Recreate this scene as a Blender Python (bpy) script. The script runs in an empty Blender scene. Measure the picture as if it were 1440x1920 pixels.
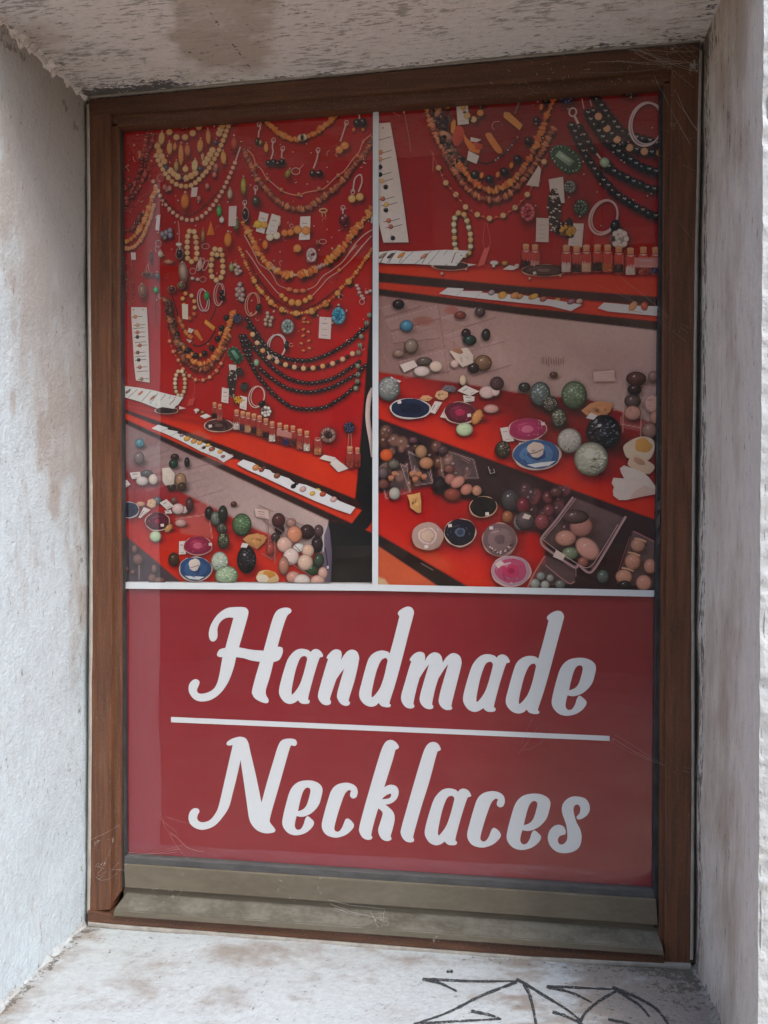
import bpy, bmesh, math, random
import numpy as np
from mathutils import Vector, Matrix
from mathutils.geometry import tessellate_polygon

# ------------------------------------------------------------------ camera, sky, sun, exposure
scene = bpy.context.scene
COL = scene.collection
CAM = np.array([0.1943, -1.2214, 0.0124]); YAW, PIT, ROL, FPX = 0.1458, -0.0121, 0.0007, 1440.0

def _rot(y, p, r):
    cy, sy, cp, sp, cr, sr = math.cos(y), math.sin(y), math.cos(p), math.sin(p), math.cos(r), math.sin(r)
    return (np.array([[cy, -sy, 0], [sy, cy, 0], [0, 0, 1]]) @ np.array([[1, 0, 0], [0, cp, -sp], [0, sp, cp]])
            @ np.array([[cr, 0, sr], [0, 1, 0], [-sr, 0, cr]]))
RCAM = _rot(YAW, PIT, ROL)                       # columns: right, forward, up

cam_data = bpy.data.cameras.new('camera')
cam = bpy.data.objects.new('camera', cam_data); COL.objects.link(cam)
cam_data.sensor_fit = 'VERTICAL'; cam_data.sensor_height = 24.0; cam_data.lens = 24.0 * FPX / 1920.0
cam_data.clip_start = 0.02; cam_data.clip_end = 500.0
r_, f_, u_ = RCAM[:, 0], RCAM[:, 1], RCAM[:, 2]
cam.matrix_world = Matrix(((r_[0], u_[0], -f_[0], CAM[0]), (r_[1], u_[1], -f_[1], CAM[1]), (r_[2], u_[2], -f_[2], CAM[2]), (0, 0, 0, 1)))
scene.camera = cam

SUN_AZ, SUN_EL = math.radians(46), math.radians(52)      # azimuth measured from the outward wall normal towards +X
sdir = Vector((math.sin(SUN_AZ) * math.cos(SUN_EL), -math.cos(SUN_AZ) * math.cos(SUN_EL), math.sin(SUN_EL)))
world = bpy.data.worlds.new('World'); scene.world = world; world.use_nodes = True
wn = world.node_tree; bg = wn.nodes['Background']
sky = wn.nodes.new('ShaderNodeTexSky'); sky.sky_type = 'NISHITA'; sky.sun_disc = False
sky.sun_elevation = SUN_EL; sky.sun_rotation = math.atan2(sdir.x, sdir.y)
sky.air_density = 0.8; sky.dust_density = 3.6; sky.ozone_density = 0.6
wn.links.new(sky.outputs[0], bg.inputs[0]); bg.inputs[1].default_value = 0.15
ld = bpy.data.lights.new('sun', 'SUN'); ld.energy = 0.50; ld.angle = math.radians(58); ld.color = (0.45, 0.77, 1.0)
sun = bpy.data.objects.new('sun', ld); COL.objects.link(sun)
sun.rotation_euler = sdir.to_track_quat('Z', 'Y').to_euler(); sun.location = (3, -3, 5)
scene.view_settings.view_transform = 'Standard'; scene.view_settings.look = 'None'
scene.view_settings.gamma = 1.0; scene.view_settings.use_curve_mapping = False
scene.view_settings.exposure = 1.95
scene.render.engine = 'CYCLES'
scene.cycles.use_denoising = True
scene.cycles.max_bounces = 10; scene.cycles.diffuse_bounces = 5; scene.cycles.transparent_max_bounces = 16

# ------------------------------------------------------------------ measuring helpers
def rays(px, py):
    d = np.stack([(np.asarray(px, float) - 720) / FPX, np.ones_like(np.asarray(px, float)), -(np.asarray(py, float) - 960) / FPX], -1)
    return d @ RCAM.T
def on_y(px, py, Y):                              # point of the vertical plane at depth Y seen there
    d = rays(px, py); t = (Y - CAM[1]) / d[..., 1]
    return CAM + d * t[..., None]
def on_plane(px, py, p0, n):
    d = rays(px, py); n = np.asarray(n, float); t = ((np.asarray(p0) - CAM) @ n) / (d @ n)
    return CAM + d * t[..., None]
def to_px(P):
    q = (P - CAM) @ RCAM
    return 720 + FPX * q[..., 0] / q[..., 1], 960 - FPX * q[..., 2] / q[..., 1]

def vnoise(x, y, seed=0):                         # smooth value noise in [0,1]
    rs = np.random.RandomState(seed); T = rs.rand(256, 256)
    xi = np.floor(x).astype(int); yi = np.floor(y).astype(int); fx = x - xi; fy = y - yi
    fx = fx * fx * (3 - 2 * fx); fy = fy * fy * (3 - 2 * fy)
    a = T[xi & 255, yi & 255]; b = T[(xi + 1) & 255, yi & 255]; c = T[xi & 255, (yi + 1) & 255]; d = T[(xi + 1) & 255, (yi + 1) & 255]
    return (a * (1 - fx) + b * fx) * (1 - fy) + (c * (1 - fx) + d * fx) * fy
def fbm(x, y, seed=0, octv=4):
    s = 0; a = 0.5; t = 0
    for k in range(octv):
        s = s + a * vnoise(x * 2 ** k + 17.3 * k, y * 2 ** k + 9.1 * k, seed + k); t += a; a *= 0.5
    return s / t
def sstep(a, b, x):
    t = np.clip((x - a) / (b - a + 1e-9), 0, 1); return t * t * (3 - 2 * t)

# ------------------------------------------------------------------ object helpers
def link(name, me, parent=None, mat=None):
    o = bpy.data.objects.new(name, me); COL.objects.link(o)
    if parent is not None: o.parent = parent
    if mat is not None and me is not None: me.materials.append(mat)
    return o
def empty(name, loc=(0, 0, 0)):
    return link(name, None)
def tag(o, label=None, cat=None, group=None, kind=None):
    if label: o['label'] = label
    if cat: o['category'] = cat
    if group: o['group'] = group
    if kind: o['kind'] = kind
    return o
def mesh(name, V, F, parent=None, mat=None, smooth=False):
    me = bpy.data.meshes.new(name); me.from_pydata([tuple(v) for v in V], [], F); me.update()
    if smooth: me.polygons.foreach_set('use_smooth', [True] * len(me.polygons))
    return link(name, me, parent, mat)
def gridmesh(name, P, parent=None, mat=None, attrs=None, smooth=True, flip=False):
    nv, nu = P.shape[:2]
    me = bpy.data.meshes.new(name)
    idx = np.arange(nu * nv).reshape(nv, nu)
    q = np.stack([idx[:-1, :-1], idx[:-1, 1:], idx[1:, 1:], idx[1:, :-1]], -1).reshape(-1, 4)
    if flip: q = q[:, ::-1]
    me.vertices.add(nu * nv); me.vertices.foreach_set('co', P.reshape(-1).astype(np.float32))
    me.loops.add(q.size); me.loops.foreach_set('vertex_index', q.reshape(-1).astype(np.int32))
    me.polygons.add(len(q)); me.polygons.foreach_set('loop_start', np.arange(0, q.size, 4, dtype=np.int32))
    me.polygons.foreach_set('use_smooth', np.full(len(q), smooth))
    me.update(calc_edges=True)
    for k, v in (attrs or {}).items():
        if v.ndim == 3:
            a = me.attributes.new(k, 'FLOAT_COLOR', 'POINT'); c = np.ones((nu * nv, 4), np.float32); c[:, :3] = v.reshape(-1, 3)
            a.data.foreach_set('color', c.reshape(-1))
        else:
            a = me.attributes.new(k, 'FLOAT', 'POINT'); a.data.foreach_set('value', v.reshape(-1).astype(np.float32))
    return link(name, me, parent, mat)
def bevel_bar(name, front, Yb, mat, parent, bev=0.0015, yf=None):
    """front: list of 3-D points (front polygon, counter-clockwise seen from the street); extruded back to depth Yb."""
    bm = bmesh.new()
    a = [bm.verts.new(p) for p in front]; b = [bm.verts.new((p[0], Yb, p[2])) for p in front]
    n = len(a); bm.faces.new(a); bm.faces.new(b[::-1])
    for i in range(n): bm.faces.new([a[i], b[i], b[(i + 1) % n], a[(i + 1) % n]])
    bmesh.ops.recalc_face_normals(bm, faces=bm.faces)
    if bev: bmesh.ops.bevel(bm, geom=list(bm.edges), offset=bev, segments=2, affect='EDGES', profile=0.6)
    me = bpy.data.meshes.new(name); bm.to_mesh(me); bm.free()
    for p in me.polygons: p.use_smooth = False
    return link(name, me, parent, mat)
def pxbar(name, quad, Yf, Yb, mat, parent, bev=0.0015):
    P = [on_y(x, y, Yf) for x, y in quad]
    return bevel_bar(name, P, Yb, mat, parent, bev)
def tube(pts, rad, seg=5):
    """vertices and faces of a thin tube along pts"""
    V = []; F = []; pts = [np.asarray(p, float) for p in pts]; n = len(pts)
    for i, p in enumerate(pts):
        t = pts[min(i + 1, n - 1)] - pts[max(i - 1, 0)]; t = t / (np.linalg.norm(t) + 1e-12)
        a = np.cross(t, [0.31, 0.2, 0.93]); a /= np.linalg.norm(a) + 1e-12; b = np.cross(t, a)
        r = rad[i] if hasattr(rad, '__len__') else rad
        for k in range(seg):
            th = 2 * math.pi * k / seg; V.append(p + r * (math.cos(th) * a + math.sin(th) * b))
    for i in range(n - 1):
        for k in range(seg):
            F.append((i * seg + k, i * seg + (k + 1) % seg, (i + 1) * seg + (k + 1) % seg, (i + 1) * seg + k))
    return V, F

# ------------------------------------------------------------------ materials
def srgb(c):
    c = np.asarray(c, float); c = c / 255.0 if c.max() > 1.001 else c
    return np.where(c <= 0.04045, c / 12.92, ((c + 0.055) / 1.055) ** 2.4)
class NT:
    def __init__(s, name):
        s.m = bpy.data.materials.new(name); s.m.use_nodes = True; s.t = s.m.node_tree; s.b = s.t.nodes['Principled BSDF']
        s.out = s.t.nodes['Material Output']
    def n(s, typ, **k):
        nd = s.t.nodes.new('ShaderNode' + typ)
        for a, v in k.items():
            if a.startswith('i_'):
                key = a[2:].replace('_', ' '); nd.inputs[int(key) if key.isdigit() else key].default_value = v
            else: setattr(nd, a, v)
        return nd
    def l(s, a, b): s.t.links.new(a, b)
    def set(s, nd, key, v):
        sock = nd.inputs[key]
        if isinstance(v, bpy.types.NodeSocket): s.l(v, sock)
        else: sock.default_value = v
    def math(s, op, a, b=0.0, c=None, clamp=False):
        nd = s.n('Math', operation=op, use_clamp=clamp); s.set(nd, 0, a); s.set(nd, 1, b)
        if c is not None: s.set(nd, 2, c)
        return nd.outputs[0]
    def mix(s, f, a, b, blend='MIX'):
        nd = s.n('Mix', data_type='RGBA', blend_type=blend)
        s.set(nd, 0, f); 
        for k, v in ((6, a), (7, b)):
            if isinstance(v, bpy.types.NodeSocket): s.l(v, nd.inputs[k])
            else: nd.inputs[k].default_value = (*v[:3], 1)
        return nd.outputs[2]
    def coords(s, scale=(1, 1, 1)):
        g = s.n('TexCoord'); mp = s.n('Mapping'); s.l(g.outputs['Object'], mp.inputs[0]); mp.inputs['Scale'].default_value = scale
        return mp.outputs[0]
    def noise(s, scale, detail=4, rough=0.55, stretch=(1, 1, 1), dist=0.0):
        nd = s.n('TexNoise'); s.l(s.coords(stretch), nd.inputs['Vector'])
        nd.inputs['Scale'].default_value = scale; nd.inputs['Detail'].default_value = detail; nd.inputs['Roughness'].default_value = rough
        nd.inputs['Distortion'].default_value = dist
        return nd.outputs[0]
    def ramp(s, f, a, b):
        nd = s.n('MapRange', interpolation_type='SMOOTHSTEP'); s.set(nd, 0, f); nd.inputs[1].default_value = a; nd.inputs[2].default_value = b
        return nd.outputs[0]
    def attr(s, name, out='Fac'):
        nd = s.n('Attribute', attribute_name=name); return nd.outputs[out]
    def bump(s, h, strength=0.3, dist=0.002, prev=None):
        nd = s.n('Bump'); nd.inputs['Strength'].default_value = strength; nd.inputs['Distance'].default_value = dist
        s.l(h, nd.inputs['Height'])
        if prev is not None: s.l(prev, nd.inputs['Normal'])
        return nd.outputs[0]
    def done(s, color=None, rough=None, normal=None, spec=None, metal=None):
        for k, v in (('Base Color', color), ('Roughness', rough), ('Normal', normal), ('Specular IOR Level', spec), ('Metallic', metal)):
            if v is None: continue
            if isinstance(v, bpy.types.NodeSocket): s.l(v, s.b.inputs[k])
            elif k == 'Base Color': s.b.inputs[k].default_value = (*v[:3], 1)
            else: s.b.inputs[k].default_value = v
        return s.m

def plaster(name, white, stain, grime, stretch, fleck=(0, 0), bump=0.5, stip=260, stain_n=1.0):
    t = NT(name)
    n1 = t.noise(9, 6, 0.62, stretch); n2 = t.noise(46, 6, 0.65, stretch); n3 = t.noise(stip, 3, 0.6); n4 = t.noise(3.2, 3, 0.5)
    n5 = t.noise(130, 4, 0.65, stretch)
    sa = t.attr('stain'); ga = t.attr('grime')
    f = t.math('ADD', sa, t.math('MULTIPLY', t.math('SUBTRACT', n1, 0.5), 1.5 * stain_n))
    f = t.math('ADD', f, t.math('MULTIPLY', t.math('SUBTRACT', n2, 0.5), 0.8 * stain_n))
    f = t.ramp(f, 0.18, 0.82)
    c = t.mix(f, white, stain)
    c = t.mix(t.math('MULTIPLY', t.ramp(n5, 0.35, 0.7), 0.22), c, tuple(np.array(stain) * 0.8))
    c = t.mix(t.math('MULTIPLY', t.ramp(n4, 0.4, 0.65), 0.18), c, tuple(np.array(white) * 0.8))
    g = t.math('ADD', ga, t.math('MULTIPLY', t.math('SUBTRACT', n5, 0.5), 1.6))
    n8 = t.noise(290, 4, 0.7, stretch); g = t.math('ADD', g, t.math('MULTIPLY', t.math('SUBTRACT', n2, 0.5), 0.8)); g = t.math('ADD', g, t.math('MULTIPLY', t.math('SUBTRACT', n8, 0.5), 2.0))
    g = t.ramp(g, 0.38, 0.62)
    c = t.mix(t.math('MULTIPLY', g, 0.88), c, grime)
    if fleck[0]:
        fl = t.noise(150, 4, 0.66, fleck[1]); big = t.noise(11, 3, 0.55, (1, 1, 1))
        m = t.ramp(t.math('ADD', fl, t.math('MULTIPLY', t.math('SUBTRACT', big, 0.5), 0.5)), 0.55, 0.64)
        m = t.math('MULTIPLY', m, t.math('SUBTRACT', 1.0, t.math('MULTIPLY', sa, 0.75), clamp=True))
        c = t.mix(t.math('MULTIPLY', m, fleck[0]), c, tuple(np.array(grime) * 1.6 + 0.06))
    n6 = t.noise(stip * 2.1, 2, 0.6, (1.0, 0.45, 0.55)); n7 = t.noise(stip * 0.55, 4, 0.7, (0.5, 1.2, 0.8), 0.6)
    h = t.math('ADD', t.math('MULTIPLY', n3, 0.6), t.math('ADD', t.math('MULTIPLY', n6, 0.45), t.math('MULTIPLY', n7, 0.5)))
    nb = t.bump(h, bump, 0.003)
    if fleck[0]: nb = t.bump(m, -0.35, 0.001, nb)
    return t.done(c, 0.93, nb, 0.25)

M = {}
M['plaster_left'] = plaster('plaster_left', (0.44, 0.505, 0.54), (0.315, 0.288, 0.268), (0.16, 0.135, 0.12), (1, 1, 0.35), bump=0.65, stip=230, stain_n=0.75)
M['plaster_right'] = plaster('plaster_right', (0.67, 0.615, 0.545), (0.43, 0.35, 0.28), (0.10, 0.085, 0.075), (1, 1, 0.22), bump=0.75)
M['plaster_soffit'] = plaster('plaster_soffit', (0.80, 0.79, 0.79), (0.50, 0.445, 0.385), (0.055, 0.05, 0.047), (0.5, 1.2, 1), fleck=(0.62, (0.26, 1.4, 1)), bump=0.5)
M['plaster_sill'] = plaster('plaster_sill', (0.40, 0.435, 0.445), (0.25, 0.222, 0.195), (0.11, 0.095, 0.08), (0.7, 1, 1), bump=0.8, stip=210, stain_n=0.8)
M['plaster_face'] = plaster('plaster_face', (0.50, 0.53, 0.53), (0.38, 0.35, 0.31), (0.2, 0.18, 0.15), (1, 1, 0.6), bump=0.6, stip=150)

def simple(name, col, rough=0.5, var=0.12, scale=40, stretch=(1, 1, 1), bump=0.0, spec=0.5, dust=0.0, dcol=(0.42, 0.41, 0.37), metal=0.0):
    t = NT(name); col = np.array(col)
    n1 = t.noise(scale, 5, 0.6, stretch); n2 = t.noise(scale * 5, 3, 0.6, stretch)
    c = t.mix(t.ramp(n1, 0.25, 0.75), tuple(col * (1 - var)), tuple(col * (1 + var)))
    c = t.mix(t.math('MULTIPLY', t.ramp(n2, 0.5, 0.8), 0.25), c, tuple(col * 1.35))
    rg = rough
    if dust:
        d = t.ramp(t.math('ADD', t.math('MULTIPLY', n1, 0.6), t.math('MULTIPLY', n2, 0.5)), 0.4, 0.75)
        c = t.mix(t.math('MULTIPLY', d, dust), c, dcol)
        rg = t.math('ADD', rough, t.math('MULTIPLY', d, 0.3 * dust), clamp=True)
    nb = t.bump(n2, bump, 0.001) if bump else None
    return t.done(c, rg, nb, spec, metal)

def wood():
    t = NT('brown_painted_wood')
    n1 = t.noise(14, 6, 0.6, (9, 9, 0.6), 0.4); n2 = t.noise(70, 4, 0.6, (4, 4, 0.35)); n3 = t.noise(160, 3, 0.6, (3, 3, 0.5)); n4 = t.noise(300, 2, 0.5)
    c = t.mix(t.ramp(n1, 0.3, 0.7), (0.078, 0.033, 0.018), (0.150, 0.060, 0.028))
    c = t.mix(t.math('MULTIPLY', t.ramp(n2, 0.56, 0.70), 0.28), c, (0.22, 0.088, 0.034))
    c = t.mix(t.math('MULTIPLY', t.ramp(n3, 0.7, 0.78), 0.5), c, (0.30, 0.15, 0.07))
    n5 = t.noise(22, 5, 0.7, (1, 1, 0.5)); c = t.mix(t.math('MULTIPLY', t.ramp(n5, 0.5, 0.75), 0.20), c, (0.16, 0.12, 0.095))
    c = t.mix(t.math('MULTIPLY', t.ramp(n4, 0.55, 0.8), 0.12), c, (0.4, 0.37, 0.33))
    return t.done(c, t.math('ADD', 0.34, t.math('MULTIPLY', n2, 0.25)), t.bump(t.math('ADD', n1, t.math('MULTIPLY', n2, 0.5)), 0.12, 0.001), 0.45)
M['wood'] = wood()
def wood_h():
    t = NT('brown_painted_wood_rail')
    n1 = t.noise(14, 6, 0.6, (0.6, 9, 9), 0.4); n2 = t.noise(70, 4, 0.6, (0.35, 4, 4)); n4 = t.noise(300, 2, 0.5)
    c = t.mix(t.ramp(n1, 0.3, 0.7), (0.070, 0.032, 0.019), (0.125, 0.055, 0.029))
    c = t.mix(t.math('MULTIPLY', t.ramp(n2, 0.62, 0.72), 0.3), c, (0.17, 0.075, 0.035))
    c = t.mix(t.math('MULTIPLY', t.ramp(n4, 0.5, 0.8), 0.14), c, (0.4, 0.37, 0.33))
    return t.done(c, 0.5, t.bump(n1, 0.1, 0.001), 0.4)
M['wood_rail'] = wood_h()
M['olive'] = simple('bronze_painted_rail', (0.128, 0.108, 0.076), 0.5, 0.06, 30, (0.4, 1, 1), 0.05, 0.4, 0.3, (0.20, 0.18, 0.14))
M['dusty'] = simple('dusty_bronze_ledge', (0.10, 0.09, 0.068), 0.75, 0.22, 34, (0.6, 1, 1), 0.15, 0.3, 0.5, (0.19, 0.18, 0.155))
M['rubber'] = simple('black_rubber', (0.022, 0.023, 0.025), 0.55, 0.3, 80, (1, 1, 0.3), 0.2, 0.4, 0.28, (0.10, 0.10, 0.10))
M['rubber_dusty'] = simple('dusty_grey_rubber', (0.07, 0.07, 0.07), 0.7, 0.12, 80, (0.3, 1, 1), 0.1, 0.3, 0.3, (0.14, 0.135, 0.125))
M['caulk'] = simple('old_cream_caulk', (0.32, 0.30, 0.265), 0.8, 0.2, 60, (1, 1, 0.5), 0.4, 0.3)
def marker_ink():
    t = NT('black_marker_ink'); n = t.noise(420, 3, 0.65); n2 = t.noise(60, 3, 0.6)
    t.l(t.ramp(t.math('ADD', n, t.math('MULTIPLY', n2, 0.35)), 0.50, 0.66), t.b.inputs['Alpha'])
    return t.done((0.035, 0.036, 0.038), 0.75)
M['marker'] = marker_ink()
M['web'] = simple('dusty_spider_silk', (0.42, 0.40, 0.37), 0.9, 0.1)
M['brass'] = simple('worn_brass', (0.75, 0.55, 0.22), 0.28, 0.1, 60, (1, 1, 0.2), 0.2, 0.5, 0, (0, 0, 0), 1.0)
M['paving'] = simple('street_stone', (0.27, 0.205, 0.145), 0.85, 0.25, 3, (1, 1, 1), 0.3)
M['stone_wall'] = simple('opposite_stone', (0.26, 0.195, 0.14), 0.9, 0.3, 2.0, (1, 1, 1), 0.3)
def glass():
    t = NT('window_glass')
    gl = t.n('BsdfGlossy'); gl.inputs['Roughness'].default_value = 0.012; gl.inputs['Color'].default_value = (0.95, 0.97, 1, 1)
    wob = t.noise(5.0, 2, 0.5); nb = t.bump(wob, 0.035, 0.02); t.l(nb, gl.inputs['Normal'])
    tr = t.n('BsdfTransparent'); tr.inputs['Color'].default_value = (0.96, 0.97, 0.965, 1)
    geo = t.n('NewGeometry'); dt = t.n('VectorMath', operation='DOT_PRODUCT'); t.l(geo.outputs['Incoming'], dt.inputs[0]); t.l(nb, dt.inputs[1])
    c1 = t.math('SUBTRACT', 1.0, t.math('ABSOLUTE', dt.outputs['Value']), clamp=True)
    fr = t.math('ADD', 0.078, t.math('MULTIPLY', t.math('POWER', c1, 5.0), 0.9), clamp=True)      # both faces of the pane
    mx = t.n('MixShader'); t.l(fr, mx.inputs[0]); t.l(tr.outputs[0], mx.inputs[1]); t.l(gl.outputs[0], mx.inputs[2])
    df = t.n('BsdfDiffuse'); df.inputs['Color'].default_value = (0.55, 0.53, 0.5, 1)     # film of dust
    d1 = t.noise(7, 5, 0.6); d2 = t.noise(380, 2, 0.5)
    dm = t.math('ADD', t.math('MULTIPLY', t.ramp(d1, 0.4, 0.75), 0.016), t.math('MULTIPLY', t.ramp(d2, 0.74, 0.80), 0.05))
    m2 = t.n('MixShader'); t.l(t.math('ADD', dm, 0.003), m2.inputs[0]); t.l(mx.outputs[0], m2.inputs[1]); t.l(df.outputs[0], m2.inputs[2])
    t.l(m2.outputs[0], t.out.inputs['Surface'])
    return t.m
M['glass'] = glass()

# ------------------------------------------------------------------ the wall with its deep window opening
DEP = 0.28                                       # depth of the reveal in front of the window frame
FR = dict(tl=(156, 181), tr=(1322, 72), br=(1306, 1818), bl=(157, 1735))     # plaster edge round the frame, as measured
C3 = {k: on_y(x, y, 0.0) for k, (x, y) in FR.items()}
wall = empty('plaster_wall')
tag(wall, 'whitewashed thick plaster wall whose deep opening surrounds the framed sign', 'wall', None, 'thing')

def sheet(name, A, B, na, nb, nrm, amp, seed, mat, paint, flip=False, edge=None):
    """A: inner edge (2 pts), B: outer edge (2 pts) ; grid from inner to outer, displaced along nrm"""
    A = np.array(A); B = np.array(B); s = np.linspace(0, 1, na); t = np.linspace(-0.06, 1, nb)
    a = A[0] + (A[1] - A[0]) * s[:, None]; b = B[0] + (B[1] - B[0]) * s[:, None]
    P = a[None] + (b - a)[None] * t[:, None, None]
    L = np.linalg.norm(A[1] - A[0]); D = np.linalg.norm(B[0] - A[0])
    U = s[None, :] * L + 0 * t[:, None]; V_ = t[:, None] * D + 0 * s[None, :]
    h = (fbm(U * 7 + seed, V_ * 7, seed, 3) - 0.5) * amp * 2 + (fbm(U * 60, V_ * 60 + seed, seed + 9, 3) - 0.5) * amp * 0.16
    h += (vnoise(U * 260, V_ * 260, seed + 21) - 0.5) * 0.0007
    if edge is not None: h = h + edge(U, V_, t[:, None] + 0 * U, s[None, :] + 0 * U)
    P = P + h[..., None] * np.asarray(nrm)
    px, py = to_px(P)
    st, gr = paint(px, py, t[:, None] + 0 * U, s[None, :] + 0 * U, U, V_)
    return gridmesh(name, P, wall, mat, {'stain': st, 'grime': gr}, True, flip)

def out(p, dx=0, dz=0): return np.array([p[0] + dx, -DEP, p[2] + dz])
def seg_dist(px, py, pts):
    d = np.full(np.shape(px), 1e9)
    for (x0, y0), (x1, y1) in zip(pts[:-1], pts[1:]):
        vx, vy = x1 - x0, y1 - y0; t = np.clip(((px - x0) * vx + (py - y0) * vy) / (vx * vx + vy * vy), 0, 1)
        d = np.minimum(d, np.hypot(px - x0 - t * vx, py - y0 - t * vy))
    return d
def blob(px, py, cx, cy, rx, ry, soft=0.5):
    return 1 - sstep(1 - soft, 1 + soft, np.hypot((px - cx) / rx, (py - cy) / ry))

def p_left(px, py, t, s, U, V_):
    n = fbm(px / 26, py / 95, 3, 4); n2 = fbm(px / 60, py / 140, 8, 3)
    st = 0.05 + 1.0 * (1 - sstep(150, 1150, py - 1.6 * (px - 40))) * sstep(-50, 50, px + (py - 200) * -0.05) + 0.30 * sstep(0.52, 0.75, n) * (1 - sstep(1300, 1800, py)) + 0.25 * sstep(70, 150, px) * sstep(0.4, 0.6, n2) * (1 - sstep(1200, 1600, py))  # upper inner part: brown stain plus the soffit's shade painted in
    st += 0.35 * (1 - sstep(0, 28, 1735 - py - (px - 157) * -0.98 - 0)) * 0.6
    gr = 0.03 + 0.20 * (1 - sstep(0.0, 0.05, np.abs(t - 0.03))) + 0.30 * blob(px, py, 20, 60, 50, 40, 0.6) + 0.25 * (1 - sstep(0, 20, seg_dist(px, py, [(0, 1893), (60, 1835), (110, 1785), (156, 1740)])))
    gr += 0.35 * (1 - sstep(2, 9, seg_dist(px, py, [(0, 75), (60, 118), (110, 170), (140, 240)]) + (n - 0.5) * 14))
    return st, gr
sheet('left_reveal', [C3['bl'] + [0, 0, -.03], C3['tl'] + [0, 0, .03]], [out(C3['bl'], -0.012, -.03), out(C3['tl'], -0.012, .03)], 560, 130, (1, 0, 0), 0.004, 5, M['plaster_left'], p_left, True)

def p_right(px, py, t, s, U, V_):
    n = fbm(px / 18, py / 90, 13, 4)
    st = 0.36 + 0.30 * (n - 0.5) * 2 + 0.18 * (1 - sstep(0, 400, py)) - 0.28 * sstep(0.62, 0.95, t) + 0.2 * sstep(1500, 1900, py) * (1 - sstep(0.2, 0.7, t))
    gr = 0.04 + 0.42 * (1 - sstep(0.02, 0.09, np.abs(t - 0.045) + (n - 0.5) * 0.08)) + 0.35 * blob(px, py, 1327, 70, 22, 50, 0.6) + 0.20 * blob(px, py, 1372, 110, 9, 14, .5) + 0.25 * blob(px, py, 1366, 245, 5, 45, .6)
    return st, gr
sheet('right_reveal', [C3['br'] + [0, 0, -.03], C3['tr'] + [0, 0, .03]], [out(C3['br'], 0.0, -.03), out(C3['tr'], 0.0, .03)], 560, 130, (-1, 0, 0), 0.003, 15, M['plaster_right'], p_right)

def p_top(px, py, t, s, U, V_):
    n = fbm(px / 60, py / 22, 23, 4)
    st = 0.10 + 0.62 * sstep(0.15, 0.95, blob(px, py, 415, 30, 105, 120, 0.6) + (n - 0.5) * 0.9) + 0.4 * blob(px, py, 70, 70, 60, 40, 0.6) + 0.2 * blob(px, py, 690, 110, 30, 14, .5) + 0.2 * blob(px, py, 1250, 40, 120, 60, .6)
    gr = 0.06 + 0.50 * (1 - sstep(2, 22, seg_dist(px, py, [(165, 174), (230, 167), (300, 160), (340, 154)]) + (n - 0.5) * 14)) * (1 - 0.3 * sstep(300, 345, px)) + 0.30 * (1 - sstep(2, 9, seg_dist(px, py, [(165, 176), (700, 128), (1318, 70)]) + (n - 0.5) * 8))
    gr += 0.42 * (1 - sstep(0.6, 2.2, seg_dist(px, py, [(378, 0), (420, 60), (455, 108), (482, 148)]) + (n - 0.5) * 3))
    gr += 0.3 * blob(px, py, 1335, 18, 12, 18, .6) + 0.35 * blob(px, py, 1258, 62, 26, 10, .6) + 0.25 * blob(px, py, 1130, 83, 16, 10, .6) + 0.22 * (1 - sstep(3, 12, seg_dist(px, py, [(0, 15), (60, 75), (120, 130), (160, 178)])))
    return st, gr
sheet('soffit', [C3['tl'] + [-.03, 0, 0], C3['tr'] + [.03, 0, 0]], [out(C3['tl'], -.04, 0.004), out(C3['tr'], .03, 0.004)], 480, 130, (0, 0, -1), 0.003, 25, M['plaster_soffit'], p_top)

SILL_DZ = -0.006
def p_sill(px, py, t, s, U, V_):
    n = fbm(px / 70, py / 18, 33, 4)
    st = 0.22 + 0.45 * (n - 0.5) * 2 * 0.6 + 0.25 * (fbm(px / 14, py / 6, 39, 3) - .5) + 0.30 * blob(px, py, 420, 1870, 60, 26, .6) + 0.26 * blob(px, py, 620, 1790, 330, 26, .6) + 0.85 * sstep(860, 1230, px + (n - .5) * 260) + 0.3 * (1 - sstep(0, 50, seg_dist(px, py, [(0, 1900), (90, 1820), (160, 1745)])))  # right end: brown dirt, deepened to paint in the shade there
    gr = 0.03 + 0.40 * (1 - sstep(3, 12, seg_dist(px, py, [(0, 1903), (60, 1842), (110, 1795), (158, 1745)]) + (n - 0.5) * 12)) + 0.55 * (1 - sstep(0.5, 3.5, seg_dist(px, py, [(155, 1748), (172, 1745), (186, 1742)])))
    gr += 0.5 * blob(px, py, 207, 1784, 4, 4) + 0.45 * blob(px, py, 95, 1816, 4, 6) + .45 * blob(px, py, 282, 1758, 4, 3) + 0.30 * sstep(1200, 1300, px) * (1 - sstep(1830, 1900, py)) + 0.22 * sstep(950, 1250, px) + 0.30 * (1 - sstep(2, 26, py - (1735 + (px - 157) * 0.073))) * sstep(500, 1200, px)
    gr += 0.40 * (1 - sstep(0.4, 1.8, seg_dist(px, py, [(510, 1815), (497, 1845), (488, 1870), (470, 1900)]) + (n - .5) * 2)) + .4 * blob(px, py, 842, 1818, 5, 4)
    return st, gr
sheet('sill', [C3['bl'] + [-.03, 0, 0], C3['br'] + [.03, 0, 0]], [out(C3['bl'], -.04, SILL_DZ), out(C3['br'], .03, SILL_DZ)], 480, 130, (0, 0, 1), 0.0025, 35, M['plaster_sill'], p_sill, True)

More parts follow.
